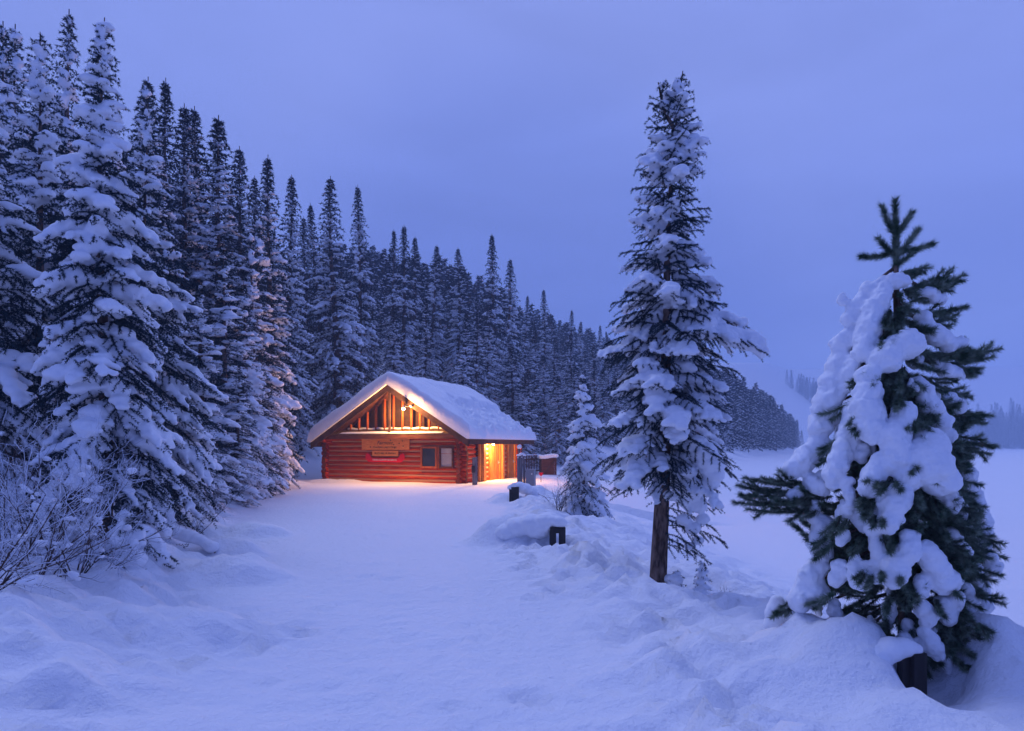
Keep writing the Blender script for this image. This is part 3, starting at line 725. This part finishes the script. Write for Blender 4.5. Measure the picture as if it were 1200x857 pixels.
# --- young spruce between the cabin and the lone spruce
q = W(684, 614, 19.4); z = gz(q[0], q[1])
par = spruce(4.15, 1.0, 33, nb=130, z0=.03, sspace=.11, step=.035, nl=.055, nw=.010, k=9, droop=.6, snow=.36, srad=.11, sub=2, voxel=.032, heavy=.45, trunk_r=.07, lean=(-.05, 0))
plant('spruce_tree', par, (q[0], q[1], z-.05), 1, 'young snowy spruce between the slotted bench end and the tall lone spruce')

# --- big snowy spruces at the left
def leftprof(f): return float(np.interp(f, [0, .05, .15, .3, .45, .6, .75, .88, 1], [.75, .9, 1.0, 1.0, .92, .70, .42, .25, .05]))
LEFT = []
def add_left(px, tip, D, seed, H_over, Rr, label, nb=230, lean=(0, 0), **kw):
    x = (px-600)/800*D; z = gz(x, D); Ht = EYE+(522-tip)/800*D-z
    a = dict(sspace=.085, step=.026, nl=.042, nw=.0085, k=10, droop=.7, snow=.35, srad=.080, sub=2, voxel=.026, trunk_r=.11, heavy=.42, prof=leftprof, disp=.05)
    a.update(kw)
    par = spruce(Ht, Rr, seed, nb=nb, lean=lean, **a)
    return plant('spruce_tree', par, (x, D, z-.05), seed, label)
add_left(120, 16, 8.9, 41, 0, .86, 'large snow-draped spruce with a bare forked leader, behind the frosted shrubs', nb=300, z0=.12, snow=.38)
add_left(47, 33, 11.0, 43, 0, 1.15, 'snow-draped spruce cut by the picture edge, left of the largest spruce', nb=260, z0=.04, voxel=.034, step=.036, nl=.05, nw=.010)
add_left(170, 118, 13.0, 45, 0, 1.25, 'heavily loaded spruce directly right of the largest snow-draped spruce', nb=240, z0=.03, voxel=.038, step=.04, nl=.055, nw=.011)
add_left(-12, 60, 9.6, 47, 0, 1.0, 'snow-draped spruce half outside the left edge of the view', nb=220, z0=.04, voxel=.034, step=.036, nl=.05, nw=.010)
add_left(217, 448, 16.5, 49, 0, .85, 'small rounded spruce at the path side, in front of the tall forest spruces', nb=110, z0=.02, voxel=.036, step=.045, nl=.055, nw=.011, srad=.10, trunk_r=.05)
add_left(148, 592, 8.3, 50, 0, .52, 'stunted dark spruce in the hollow at the foot of the largest spruce', nb=60, z0=.02, voxel=.03, snow=.55, trunk_r=.03, srad=.05)

# --- the forest: prototypes, then one copy per tree
def slim(f): return float(np.interp(f, [0, .04, .12, .3, .5, .7, .85, .94, 1], [.55, .8, 1, .94, .76, .50, .27, .125, .015]))
def mid(seed, Hh, Rr, **kw):
    a = dict(nb=250, z0=.03, sspace=.22, step=.085, nl=.11, nw=.028, k=6, droop=.6, snow=.60, srad=.15, sub=2, voxel=.075, prof=slim, top_dark=.55, heavy=.4, smin=.1, disp=.05); a.update(kw)
    return spruce(Hh, Rr, seed, **a)
def farp(seed, Hh, Rr, **kw):
    a = dict(nb=300, z0=.02, sspace=.32, step=.15, nl=.17, nw=.05, k=6, droop=.55, snow=.62, srad=.125, sub=1, voxel=0, prof=slim, top_dark=.7, heavy=.35, smin=.2); a.update(kw)
    return spruce(Hh, Rr, seed, **a)
PROT_MID = [plant('spruce_tree', mid(60+i, 14, 1.35+.1*i, snow=.44+.04*i), (0, 0, -500), 0, 'x', group='g', mats=('bark', 'needle', 'snow')) for i in range(4)]
PROT_FAR = [plant('spruce_tree', farp(70+i, 18, 1.65+.07*i, snow=.62+.03*i), (0, 0, -500), 0, 'x', group='g', mats=('bark', 'needle_far', 'snow_far')) for i in range(8)]
PROT_H = {**{p.name: 14 for p in PROT_MID}, **{p.name: 18 for p in PROT_FAR}}
used = set()
rngf = np.random.default_rng(101)
placed = []
def put(kind, x, y, tip_z, label, group, wide=1.0):
    z = gz(x, y)-.1; Ht = tip_z-z
    pl = PROT_MID if kind == 'mid' else PROT_FAR
    pr = pl[rngf.integers(len(pl))]; s = Ht/PROT_H[pr.name]
    sx = s**.6*wide*rngf.uniform(.9, 1.1)
    rz = rngf.uniform(0, 6.28)
    placed.append((x, y, Ht*.12))
    if pr not in used:
        used.add(pr); pr.location = (x, y, z); pr.rotation_euler = (0, 0, rz); pr.scale = (sx, sx, s); pr['label'] = label
        if group: pr['group'] = group
        else:
            del pr['group']
        return pr
    t_ = copy_tree(pr, (x, y, z), rz, label, group, s, sx); t_.rotation_euler = (rngf.normal(0, .025), rngf.normal(0, .025), rz)
    return t_

SKY = [(2, 23, 19), (17, 27, 21), (71, 4, 24), (100, 50, 26), (150, 88, 28), (176, 90, 30), (193, 90, 32), (216, 121, 34), (230, 124, 37), (256, 135, 33), (281, 172, 42),
       (297, 206, 48), (315, 182, 40), (340, 195, 46), (364, 252, 60), (380, 236, 56), (396, 206, 52), (422, 214, 58), (462, 269, 72), (471, 263, 66), (483, 275, 74), (502, 285, 78),
       (518, 315, 88), (537, 292, 80), (554, 331, 95), (577, 273, 70), (593, 304, 76), (614, 347, 100), (637, 339, 92), (649, 366, 118), (669, 361, 112), (681, 376, 130), (701, 381, 140), (713, 388, 150)]
NAMED = {71: 'tall dark spruce whose top rises highest above the forest', 100: 'dark pointed spruce just right of the highest top in the forest', 17: 'narrow dark spruce top near the upper left corner',
         256: 'broad spruce with a full pointed top in the middle of the left forest slope', 315: 'slender spruce whose spire stands clear above its neighbours left of the cabin', 340: 'second slender spire, right beside the clear-standing one left of the cabin',
         396: 'tall broad spruce rising behind the left end of the cabin roof', 422: 'tall narrow spruce just right of the broad one behind the cabin roof', 577: 'tallest spruce behind the right slope of the cabin roof',
         593: 'spruce standing close against the right side of the tallest one behind the roof', 537: 'pointed spruce rising alone between two dips above the cabin ridge', 637: 'isolated taller spruce top on the slope right of the cabin roof',
         669: 'small pointed spruce top above the forest edge right of the cabin', 462: 'left one of the close pair of spruce tops above the cabin gable', 471: 'right one of the close pair of spruce tops above the cabin gable',
         281: 'short spruce top in the dip left of the clear-standing spires', 364: 'low spruce top in the gap left of the broad spruce behind the cabin roof'}
G1 = 'spruces of the forest on the slope behind the cabin'
for px, ty, D in SKY:
    x = (px-600)/800*D
    put('mid' if D < 30 else 'far', x, D, EYE+(522-ty)/800*D, NAMED.get(px, 'dark snow-dusted spruce with its tip on the forest skyline behind the cabin'), None if px in NAMED else G1, 1.15 if px in (256, 396) else 1.0)
# snowy trees at the forest edge, left of the cabin: px, tip y, distance, half width factor
EDGE = [(196, 300, 17.5, 1), (243, 330, 19, 1), (262, 285, 22, 1.05), (285, 330, 25, 1), (300, 370, 27, 1.1), (306, 268, 31, 1.0), (275, 430, 21, 1.1), (238, 470, 17.8, 1.1), (312, 440, 30, 1.0), (303, 250, 33, 1), (322, 330, 42, .9),
        (336, 300, 50, .9), (150, 200, 16, 1), (95, 210, 14.5, 1), (30, 150, 14, 1), (205, 215, 22, 1), (180, 380, 15, 1), (8, 300, 11.5, 1), (70, 330, 12.5, 1), (300, 410, 34, .9)]
for i, (px, ty, D, w) in enumerate(EDGE):
    x = (px-600)/800*D
    put('mid', x, D, EYE+(522-ty)/800*D, 'snow-loaded spruce at the forest edge between the path and the slope', 'snow-loaded spruces along the forest edge', w*1.1)
for i, (px, ty, D) in enumerate([(600, 405, 60), (622, 432, 58), (640, 415, 64), (655, 440, 61), (672, 425, 68), (690, 448, 66), (706, 432, 75), (722, 442, 80), (738, 450, 90), (628, 385, 72), (648, 395, 80), (750, 458, 100), (765, 452, 110), (784, 456, 122), (802, 452, 135), (612, 440, 57), (664, 400, 90), (684, 410, 100)]):
    x = (px-600)/800*D
    put('far', x, D, EYE+(522-ty)/800*D, 'spruce at the foot of the slope, between the cabin and the frozen lake', 'spruces at the foot of the slope beside the frozen lake', 1.1)
# rest of the forest, kept below the skyline read from the place
sx_, sy_ = np.array([a for a, b, c in SKY]+[760, 830, 860, 905, 925, 940, 946]), np.array([b for a, b, c in SKY]+[402, 425, 440, 460, 480, 500, 520])
o_ = np.argsort(sx_); sx_, sy_ = sx_[o_], sy_[o_]
env = lambda px: float(np.interp(px, sx_, sy_))
back = lambda px: float(np.interp(px, [0, 100, 200, 300, 365, 440, 480, 520, 554, 586, 620, 660, 700, 760, 830, 860, 905, 925, 940], [110, 130, 190, 250, 292, 292, 300, 308, 322, 342, 364, 384, 400, 412, 430, 446, 466, 484, 502]))
def in_forest(x, y):
    d1 = (x-6.5)*-.894+(y-54)*.447; d3 = (x+14)*-.73+(y-39.5)*.68; d2 = (x+3.2)*-.957+(y-5)*-.29-1.2
    lim = 2.0 if y < 34 else 4.5
    return (d2 > lim) or min(d1, d3) > (1.5 if y > 52 else 3.5)
def clear(x, y, m=1.0):
    return all((x-a)**2+(y-b)**2 > (m)**2 for a, b, c in placed)
n_ind = 0; tries = 0
while n_ind < 225 and tries < 60000:
    tries += 1
    D = 13*(165/13)**rngf.random(); px = rngf.uniform(-30, 860); x = (px-600)/800*D
    if not in_forest(x, D) or not clear(x, D, 1.1+D*.022): continue
    if px > 340 and px < 520 and D < 50: continue
    e_ = env(px); lo = max(e_+12, back(px)-10)+abs(rngf.normal(0, 34)); tipz = EYE+(522-lo)/800*D; Hh = tipz-gz(x, D)
    if D < 26 and px > 240: continue
    if 300 < px < 530 and D < 52: continue
    if Hh > 24: Hh = rngf.uniform(17, 24)
    if Hh < 5: continue
    if Hh > 12: Hh *= rngf.uniform(.72, 1)
    put('mid' if D < 27 else 'far', x, D, gz(x, D)+Hh, 'dark snow-dusted spruce standing inside the forest behind the cabin and the left trees', G1); n_ind += 1
print('individual forest trees', n_ind, tries)
for p_ in PROT_MID+PROT_FAR:
    assert p_ in used

# --- far woods: past the individual trees
def wood(name, spots, seed):
    rng = np.random.default_rng(seed); V, F, SV, SF = [], [], [], []
    dk, sn = MB(), MB()
    lods = []
    for s in range(5):
        nb = 70; P, T, C, Rd = [], [], [], []
        for i in range(nb):
            f = .03+.96*i/nb; az = i*2.4+rng.normal(0, .3); L = (1.0*slim(f))*rng.uniform(.7, 1.15)*.125
            for t in (.35, .7, 1.0):
                d = np.array((math.cos(az), math.sin(az), 0)); c = np.array((0, 0, f))+d*L*t+np.array((0, 0, -.5*L*t)); P.append(c); T.append(d+np.array((0, 0, -.5)))
                if rng.random() < .9*(1-.45*f) and t > .3: C.append(c+(0, 0, .006)); Rd.append(rng.uniform(.012, .026)*np.array((1, 1, .55)))
        v, f_ = needles(np.array(P), np.array(T), .045, .020, 3, rng, (.3, 1.2)); lods.append((v, f_, np.array(C), np.array(Rd)))
    for (x, y, z, h) in spots:
        v, f_, C, Rd = lods[rng.integers(5)]; a = rng.uniform(0, 6.28); ca, sa = math.cos(a), math.sin(a); Rm = np.array(((ca, -sa, 0), (sa, ca, 0), (0, 0, 1)))
        dk.add(v@Rm.T*h+np.array((x, y, z)), f_)
        c = C@Rm.T*h+np.array((x, y, z)); r = Rd*h; n = len(c)
        o4 = np.array(((1, 0, 0), (-.5, .87, 0), (-.5, -.87, 0), (0, 0, .9)), float); f4 = np.array(((0, 1, 3), (1, 2, 3), (2, 0, 3)))
        sn.add((o4[None]*r[:, None]+c[:, None]).reshape(-1, 3), (f4[None]+np.arange(n)[:, None, None]*4).reshape(-1, 3))
    me = dk.mesh(name); ns_ = len(me.polygons)
    a = dk.n; sv = np.vstack(sn.v); sf = np.vstack(sn.f[3])
    me2 = make_mesh(name, np.vstack(dk.v+[sv]), [np.vstack([np.vstack(dk.f[3]), sf+a])]); bpy.data.meshes.remove(me)
    o = link(name, me2, 'needle_far'); me2.materials.append(M['snow_far'])
    mi = np.zeros(len(me2.polygons), np.int32); mi[ns_:] = 1; me2.polygons.foreach_set('material_index', mi)
    return tag(o, kind='stuff')
rw = np.random.default_rng(55); spots = []
cells = set()
for _ in range(60000):
    y = 95*(760/95)**rw.random(); px = rw.uniform(380, 948); x = (px-600)/800*y
    d1 = (x-6.5)*-.894+(y-54)*.447
    if d1 < 2.5: continue
    if y > 335 and d1 < 60+(y-335)*.6: continue
    key = (int(x/4.2), int(y/4.2))
    if key in cells: continue
    z = gz(x, y)
    h = rw.uniform(15, 23)*(1 if px < 870 else float(np.interp(px, [870, 948], [1, .5])))
    yt = 522-(z+h-EYE)/y*800
    e_ = back(px)+abs(rw.normal(0, 13))
    if yt < back(px)-14+rw.exponential(12): continue
    cells.add(key); spots.append((x, y, z-.3, h))
    if len(spots) > 3300: break
print('far trees', len(spots))
wood('distant_forest', spots, 5)
spots = []
for _ in range(9000):
    x = rw.uniform(300, 640); y = 640-.10*(x-400)+abs(rw.normal(0, 45))+1
    z = gz(x, y)
    if vnoise(np.array([x*.05]), np.array([y*.03]), 3)[0] < .28 and y > 655: continue
    spots.append((x, y, z-.3, rw.uniform(14, 24)*(1 if y > 650 else .8)))
    if len(spots) > 900: break
wood('far_shore_forest', spots, 6)
# ------------------------------------------------------------------ the snow-laden fir close by on the right
def near_fir():
    rng = np.random.default_rng(21); D0 = 5.35
    base = W(1062, 790, D0); bx, by = base[0], D0; bz = gz(bx, by)-.15
    t = empty('fir_tree', (bx, by, bz), 0, 'snow-laden fir with long-needled brushy shoots, leaning beside the big snow heap', 'tree')
    O = np.array((bx, by, bz))
    coneR = lambda py: float(np.interp(py, [235, 320, 420, 560, 700, 800], [.02, .16, .42, .66, .72, .6]))
    axpx = lambda py: float(np.interp(py, [235, 330, 800], [1049, 1050, 1062]))
    def P(px, py, front=1.0):
        dx = (px-axpx(py))/800*D0; r = max(coneR(py), abs(dx)+.02); dy = math.sqrt(max(r*r-dx*dx, 0))
        D = D0-front*dy*.85
        return W(600+(px-600)*1.0, py, D)*1.0-O
    tr = MB(); pp = [W(axpx(y), y, D0)-O for y in (830, 700, 560, 420, 330, 262)]; tr.tube(pp, [.055, .05, .04, .03, .022, .010], 9)
    # limbs reaching to the pillows
    pillows = [([(1042, 331), (1015, 345), (993, 378)], 13, .6), ([(1034, 340), (1020, 378), (1012, 412)], 16, .9), ([(1062, 328), (1045, 330)], 9, .9),
        ([(990, 395), (978, 440), (968, 475), (962, 505)], 17, .4), ([(1018, 436), (1016, 475), (1024, 508)], 19, 1.0), ([(1070, 398), (1050, 408), (1032, 425)], 19, 1.0),
        ([(1082, 372), (1096, 396), (1124, 404)], 13, .6), ([(1078, 342), (1104, 350)], 9, .5), ([(1076, 450), (1092, 478), (1108, 508)], 14, .7), ([(1060, 482), (1046, 516), (1048, 545)], 18, 1.0),
        ([(1092, 520), (1080, 545), (1098, 560)], 26, 1.0), ([(1002, 470), (998, 505), (985, 540)], 15, .7), ([(962, 520), (943, 538), (930, 552)], 16, .3), ([(992, 505), (982, 545), (975, 566)], 12, .9),
        ([(962, 612), (960, 636), (966, 652)], 14, .4), ([(960, 662), (943, 685), (936, 706)], 16, .5), ([(950, 672), (952, 702)], 18, .6), ([(992, 562), (996, 585), (990, 604)], 8, .8), ([(1020, 602), (1030, 640), (1026, 680)], 10, .9),
        ([(1058, 578), (1044, 592), (1042, 614)], 17, 1.0), ([(1066, 632), (1054, 660), (1046, 678)], 15, 1.0), ([(1086, 648), (1098, 668), (1108, 684)], 17, 1.0), ([(1140, 580), (1148, 610), (1150, 640)], 15, -.3),
        ([(1138, 655), (1148, 690), (1150, 722)], 14, -.4), ([(1128, 540), (1138, 570)], 12, -.1), ([(1082, 712), (1088, 728)], 11, .9), ([(1104, 706), (1112, 726)], 11, .8), ([(984, 662), (980, 684)], 11, .8), ([(1002, 652), (1000, 688)], 8, .9),
        ([(1014, 662), (1008, 688)], 9, .9), ([(1088, 745), (1098, 765)], 12, .95), ([(1120, 728), (1132, 744)], 11, .5), ([(1105, 770), (1112, 782)], 9, .8), ([(1128, 690), (1136, 708)], 12, .5), ([(1112, 628), (1124, 646)], 13, .7), ([(1100, 430), (1122, 440)], 11, .5), ([(1110, 468), (1128, 476)], 10, .3), ([(940, 575), (925, 582)], 8, .3), ([(968, 572), (950, 566)], 12, .6), ([(955, 590), (952, 606)], 9, .5), ([(1000, 420), (998, 450)], 13, .7),
        ([(985, 350), (1005, 362)], 7, .4), ([(1100, 556), (1108, 590)], 20, .6), ([(1122, 590), (1126, 620)], 14, .2), ([(1060, 540), (1066, 570)], 15, 1.0), ([(1030, 540), (1018, 575)], 14, .95), ([(1005, 590), (1010, 620)], 10, .7)]
    for _ in range(60):
        py = 350+400*rng.random()**.8; r_ = coneR(py)/D0*800; s_ = rng.uniform(-1, 1); s_ = s_ if s_ < .35 or rng.random() < .35 else -s_
        px = axpx(py)+r_*s_*.95; L_ = rng.uniform(6, 24); dx_ = s_*rng.uniform(0, 9)
        pillows.append(([(px, py), (px+dx_*.6, py+L_*.5), (px+dx_, py+L_)], rng.uniform(4, 9.5), rng.uniform(.15, .95)*(1 if rng.random() < .8 else -1)))
    m = MB(); lm = MB()
    for pts, rad, fr in pillows:
        pts3 = [P(x, y, fr) for x, y in pts]; q = []
        for a, b in zip(pts3[:-1], pts3[1:]):
            for s in np.linspace(0, 1, 6)[:-1]: q.append(a+(b-a)*s)
        q.append(pts3[-1]); n = len(q); q = np.array(q)+rng.normal(0, .010, (n, 3)); r = rad/800*4.9*(.62+.32*np.sin(np.linspace(.35, 2.6, n)))*rng.uniform(.85, 1.12, n)
        m.blobs(q, np.c_[r, r*1.05, r*rng.uniform(.9, 1.1, n)], 2)
        # satellite lumps, so the outline is knobbly
        n2 = n*3; k = rng.integers(0, n, n2); d = norm(rng.normal(size=(n2, 3)))*r[k][:, None]*.85; rs = r[k]*rng.uniform(.18, .42, n2); m.blobs(q[k]+d*np.array((1, 1, .8)), np.c_[rs, rs, rs], 2)
        a = W(axpx(pts[0][1]-18), pts[0][1]-18, D0)-O; mid_ = q[n//2]+np.array((0, .02, -.02)); e_ = q[-1]+np.array((0, .03, .0))
        lm.tube([a, (a+mid_)/2+np.array((0, 0, .03)), mid_, e_], [.016, .013, .010, .005], 6)
    tro = link('trunk', tr.mesh('trunk', True), 'bark', t); lm.build('limbs', 'bark', tro, True)
    link('snow_load', voxelise(m.mesh('snow_load'), .0115, .05, .09, 1, .014), 'snow', t)
    # brushy shoots
    NP, NT = [], []
    def shoot(a, b, side=1, sub=True):
        a, b = np.array(a), np.array(b); L = np.linalg.norm(b-a); n = max(4, int(L/.011)); s = np.linspace(0, 1, n)[:, None]
        sag = np.array((0, 0, -1.))*L*.06*np.sin(s*math.pi); p = a+(b-a)*s+sag; NP.append(p); NT.append(np.gradient(p, axis=0)*1.0)
        if sub and L > .14:
            d = norm(b-a)
            for tt in np.arange(.15, .85, .16):
                sgn = 1 if rng.random() < .5 else -1; o = norm(np.cross(d, rng.normal(size=3))); l = L*rng.uniform(.22, .42)*(1.1-tt)+.04
                shoot(a+(b-a)*tt, a+(b-a)*tt+norm(d*.85+o*.6*sgn)*l, sub=False)
    S = [((1050, 300), (1049, 236)), ((1048, 275), (1034, 243)), ((1050, 275), (1068, 250)), ((1053, 294), (1092, 286)), ((1046, 296), (1010, 301)), ((1050, 300), (1075, 270)), ((1050, 318), (1050, 262)), ((1049, 300), (1030, 280)), ((1049, 310), (1070, 296))]
    for a, b in S: shoot(P(*a, .1), P(*b, .3), sub=False)
    nlead = len(NP)
    S = [((1062, 345), (1130, 322), .2), ((1062, 370), (1130, 360), .2), ((1080, 415), (1172, 409), .1), ((1090, 425), (1150, 432), .2), ((1080, 440), (1138, 466), .1), ((1082, 470), (1162, 487), 0), ((1080, 485), (1136, 497), .2), ((1085, 500), (1168, 523), -.1),
         ((1085, 510), (1142, 528), .1), ((960, 572), (868, 580), .3), ((955, 566), (873, 560), .2), ((975, 582), (884, 588), .4), ((990, 592), (930, 588), .4), ((1078, 590), (1130, 612), .8), ((1100, 610), (1178, 654), .3), ((1080, 600), (1150, 606), .5), ((1085, 625), (1142, 632), .6),
         ((1090, 640), (1146, 664), .5), ((1085, 660), (1150, 692), .5), ((1090, 680), (1140, 716), .6), ((1085, 700), (1158, 742), .3), ((1075, 720), (1136, 752), .6), ((1070, 735), (1118, 786), .6), ((1068, 745), (1095, 782), .8), ((1072, 560), (1120, 590), .9), ((1060, 590), (1110, 600), 1.0),
         ((1045, 560), (1025, 590), 1), ((1065, 650), (1068, 705), 1.1), ((1055, 665), (1075, 700), 1.05), ((1070, 600), (1040, 625), 1.05), ((1075, 740), (1110, 760), .9), ((1060, 730), (1080, 770), .9), ((1085, 650), (1125, 680), .9), ((1060, 430), (1050, 462), 1.0), ((1050, 440), (1078, 452), 1.0),
         ((1035, 425), (1045, 455), 1.0), ((1060, 340), (1085, 335), .6), ((1075, 385), (1112, 383), .4), ((1090, 395), (1150, 412), .5), ((1070, 335), (1110, 333), .5), ((1055, 320), (1085, 312), .4), ((985, 640), (936, 606), .2), ((930, 700), (915, 712), .3), ((1060, 470), (1030, 500), .8)]
    for a, b, fr in S:
        shoot(P(*a, fr*.5), P(*b, fr), True)
        shoot(P(a[0]+4, a[1]+9, fr*.5), P(b[0]-8, b[1]+9, fr*.9), True)
    for _ in range(46):
        py = 350+370*rng.random()**.8; r_ = coneR(py)/D0*800; px = axpx(py)+r_*rng.uniform(-.95, .6); s_ = (px-axpx(py))/max(r_, 1)
        shoot(P(px-s_*14, py-6, .85), P(px+s_*12, py+14, 1.22), sub=False); shoot(P(px-s_*14, py-6, .85), P(px+s_*12+rng.normal(0, 7), py+8, 1.18), sub=False)
    # dark inner twigs all through the crown
    for _ in range(400):
        py = 335+420*rng.random()**.8; r = coneR(py); az = rng.uniform(0, 6.28); rr = r*rng.uniform(.5, .98); c = W(axpx(py), py, D0)-O
        d = np.array((math.cos(az), math.sin(az), -.42)); a = c+d*rr*.40; shoot(a, c+d*rr, sub=rng.random() < .6)
    Pn = np.vstack(NP); Tn = norm(np.vstack(NT))
    v, f = needles(Pn, Tn, .048, .0042, 22, rng, (.45, 1.25))
    Pl, Tl = np.vstack(NP[:nlead]), norm(np.vstack(NT[:nlead])); v2, f2 = needles(Pl, Tl, .062, .0045, 26, rng, (.35, 1.1)); v = np.vstack([v, v2]); f = np.vstack([f, f2+len(v)-len(v2)])
    cr_ = link('crown', make_mesh('crown', v, f), 'needle_frosted', t)
    st = MB(); 
    for p_ in NP: st.tube(p_[[0, len(p_)//2, -1]], [.004, .0035, .002], 5)
    st.build('twigs', 'twig', cr_)
    # snow-crusted stub sapling left of it
    q = W(909, 748, 6.0); z = gz(q[0], q[1])
    s = empty('snowed_sapling', (q[0], q[1], z+.10), 0, 'knobbly snow-crusted sapling stub left of the laden fir', 'sapling')
    MB().tube([(0, 0, -.25), (.01, 0, .15), (0, 0, .28)], [.014, .01, .006], 7).build('stem', 'bark', s)
    n_, f_ = needles(np.array([(.0+.02*i, 0, .12+.012*i) for i in range(12)]), np.array([(1., 0, .4)]*12), .03, .004, 10, rng); link('needle_tuft', make_mesh('needle_tuft', n_, f_), 'needle_frosted', s)
    capped([(.0, 0, -.05), (0, 0, .0), (.0, 0, .06), (-.01, 0, .13), (.02, .01, .19), (0, 0, .25), (.01, 0, .31), (-.03, 0, .20), (.05, 0, .27), (-.05, 0, .10)], [.08, .085, .085, .09, .085, .08, .065, .07, .05, .06], parent=s, vox=.012, flat=.95)
near_fir()

# ------------------------------------------------------------------ bare frosted shrubs
def shrub(loc, h, spread, stems, seed, label, frost=1.0, lean=(0, 0), name='frosted_shrub', r0=.008, depth=3, pads=0, rz=0):
    rng = np.random.default_rng(seed); t = empty(name, loc, rz, label, 'shrub'); br, fr = MB(), MB(); pads_c, pads_r = [], []
    def grow(p, d, L, r, lv):
        n = 6; pts = [np.array(p, float)]; dd = np.array(d, float)
        for i in range(n):
            dd = norm(dd+rng.normal(0, .13, 3)+np.array((0, 0, .02 if lv else -.02))); pts.append(pts[-1]+dd*L/n)
        pts = np.array(pts); rad = np.linspace(r, r*.45, n+1); br.tube(pts, rad, 5)
        if frost: 
            k = rng.random() < .58*frost
            if k: fr.tube(pts[1:]+np.array((0, 0, 1.))*rad[1:, None]*.75, rad[1:]*.85+.0016, 5)
        if pads and rng.random() < pads and lv <= 1: pads_c.append(pts[n//2+1]); pads_r.append(rng.uniform(.02, .05))
        if lv < depth:
            m = rng.integers(3, 6)
            for j in range(m):
                i = rng.integers(1, n+1); s = norm(dd*.8+rng.normal(0, .55, 3)+np.array((0, 0, .12))); grow(pts[i], s, L*rng.uniform(.35, .62), rad[i]*.62, lv+1)
    for s in range(stems):
        a = rng.uniform(0, 6.28); q = rng.random()**.5*spread
        d = norm(np.array((math.cos(a)*q*1.1+lean[0], math.sin(a)*q*.9+lean[1], 1.0))); grow((math.cos(a)*.12*spread*q, math.sin(a)*.12*spread*q, -.05), d, h*rng.uniform(.55, .85), r0*rng.uniform(.7, 1.2), 0)
    br.build('branches', 'twig', t, True)
    if fr.n: fr.build('frost_rime', 'frost', t, True)
    if pads_c:
        c = np.array(pads_c); r = np.array(pads_r); k = rng.normal(0, .4, (3, len(c), 3))*r[None, :, None]; c = np.vstack([c]+[c+q for q in k]); r = np.concatenate([r]+[r*.7]*3)
        m = MB().blobs(c, np.c_[r*1.15, r*1.1, r*.62], 2); link('snow_cap', voxelise(m.mesh('snow_cap'), .018, .02, .08), 'snow', t)
    return t
def at(px, py_base, D): x = (px-600)/800*D; return (x, D, gz(x, D))
shrub(at(40, 0, 6.6), 1.5, .75, 11, 1, 'dense frosted shrub with snow pads filling the lower left corner', pads=.5, r0=.009)
shrub(at(-25, 0, 5.6), 1.25, .8, 9, 2, 'frosted shrub cut by the left edge with long twigs arching to the right', lean=(.75, 0), r0=.008, pads=.15)
shrub(at(88, 0, 7.2), 1.15, .8, 10, 3, 'frosted shrub directly in front of the largest spruce trunk', pads=.45, r0=.008)
shrub(at(118, 0, 7.4), .48, 1.3, 9, 4, 'low white-rimed twigs over the dark hollow beneath the largest spruce', lean=(.9, -.1), r0=.005)
shrub(at(35, 0, 8.4), 2.3, .4, 5, 5, 'tall thin bare bush rising in front of the snow-draped spruces at the left', frost=.6, r0=.011, pads=.1)
shrub(at(-5, 0, 7.2), 1.8, .7, 9, 6, 'tangled frosted shrub at the left edge behind the arching twigs', pads=.5)
shrub(at(228, 0, 12.6), .62, .8, 5, 7, 'small bare twig bush standing alone on the snow beside the fallen branch', frost=.25, lean=(.5, 0), r0=.006)
shrub(at(266, 0, 20), 1.5, .6, 6, 8, 'thin bare bush against the small rounded spruces by the path', frost=.35, r0=.011)
shrub(at(283, 0, 23), 1.0, .7, 6, 9, 'short sparse twig bush farther along the path edge', frost=.3, r0=.009)
shrub(at(245, 0, 15), .9, .7, 5, 10, 'little twig bush between the small rounded spruce and the path', frost=.4, r0=.007)
shrub(at(655, 0, 19), 1.15, .8, 10, 11, 'frosted leafless bush at the left foot of the young spruce', frost=1, r0=.009, pads=.2)
shrub(at(668, 0, 20.5), 1.5, .5, 7, 12, 'taller leafless bush behind the young spruce toward the plank enclosure', frost=.8, r0=.009)
shrub(at(836, 0, 8.8), .28, .8, 3, 13, 'few bare twigs poking out right of the spruce seedling', frost=.1, r0=.004)
shrub(at(292, 0, 27), 1.3, .9, 9, 14, 'warm-lit frosted bush where the path meets the forest edge', frost=1, r0=.010)
shrub(at(318, 0, 33), 1.2, .9, 9, 15, 'frosted bush under the trees nearest the left side of the cabin', frost=1, r0=.010)

# fallen snow-covered branch by the big spruces
def fallen():
    t = empty('fallen_branch', at(212, 0, 11.0), 0, 'fallen branch buried under a rounded roll of snow beside the path', 'fallen branch')
    pts = np.array([(-.55, .2, .10), (-.2, .05, .30), (.1, 0, .22), (.35, -.08, .16), (.62, -.15, .02)])
    MB().tube(pts, [.035, .03, .028, .02, .015], 8).build('limb', 'bark', t, True)
    r = np.random.default_rng(2); P = np.array([(-.32, .1, .1), (-.25, .05, .05), (-.1, 0, .08), (.05, -.02, .08)]); 
    v, f = needles(np.repeat(P, 14, 0)+r.normal(0, .05, (56, 3)), r.normal(size=(56, 3)), .05, .008, 6, r); link('needles', make_mesh('needles', v, f), 'needle', t)
    q = np.vstack([pts[i]+(pts[i+1]-pts[i])*s for i in range(4) for s in (0, .25, .5, .75)]); capped(q+np.array((0, 0, .05)), r.uniform(.09, .14, len(q)), parent=t, flat=.8)
fallen()
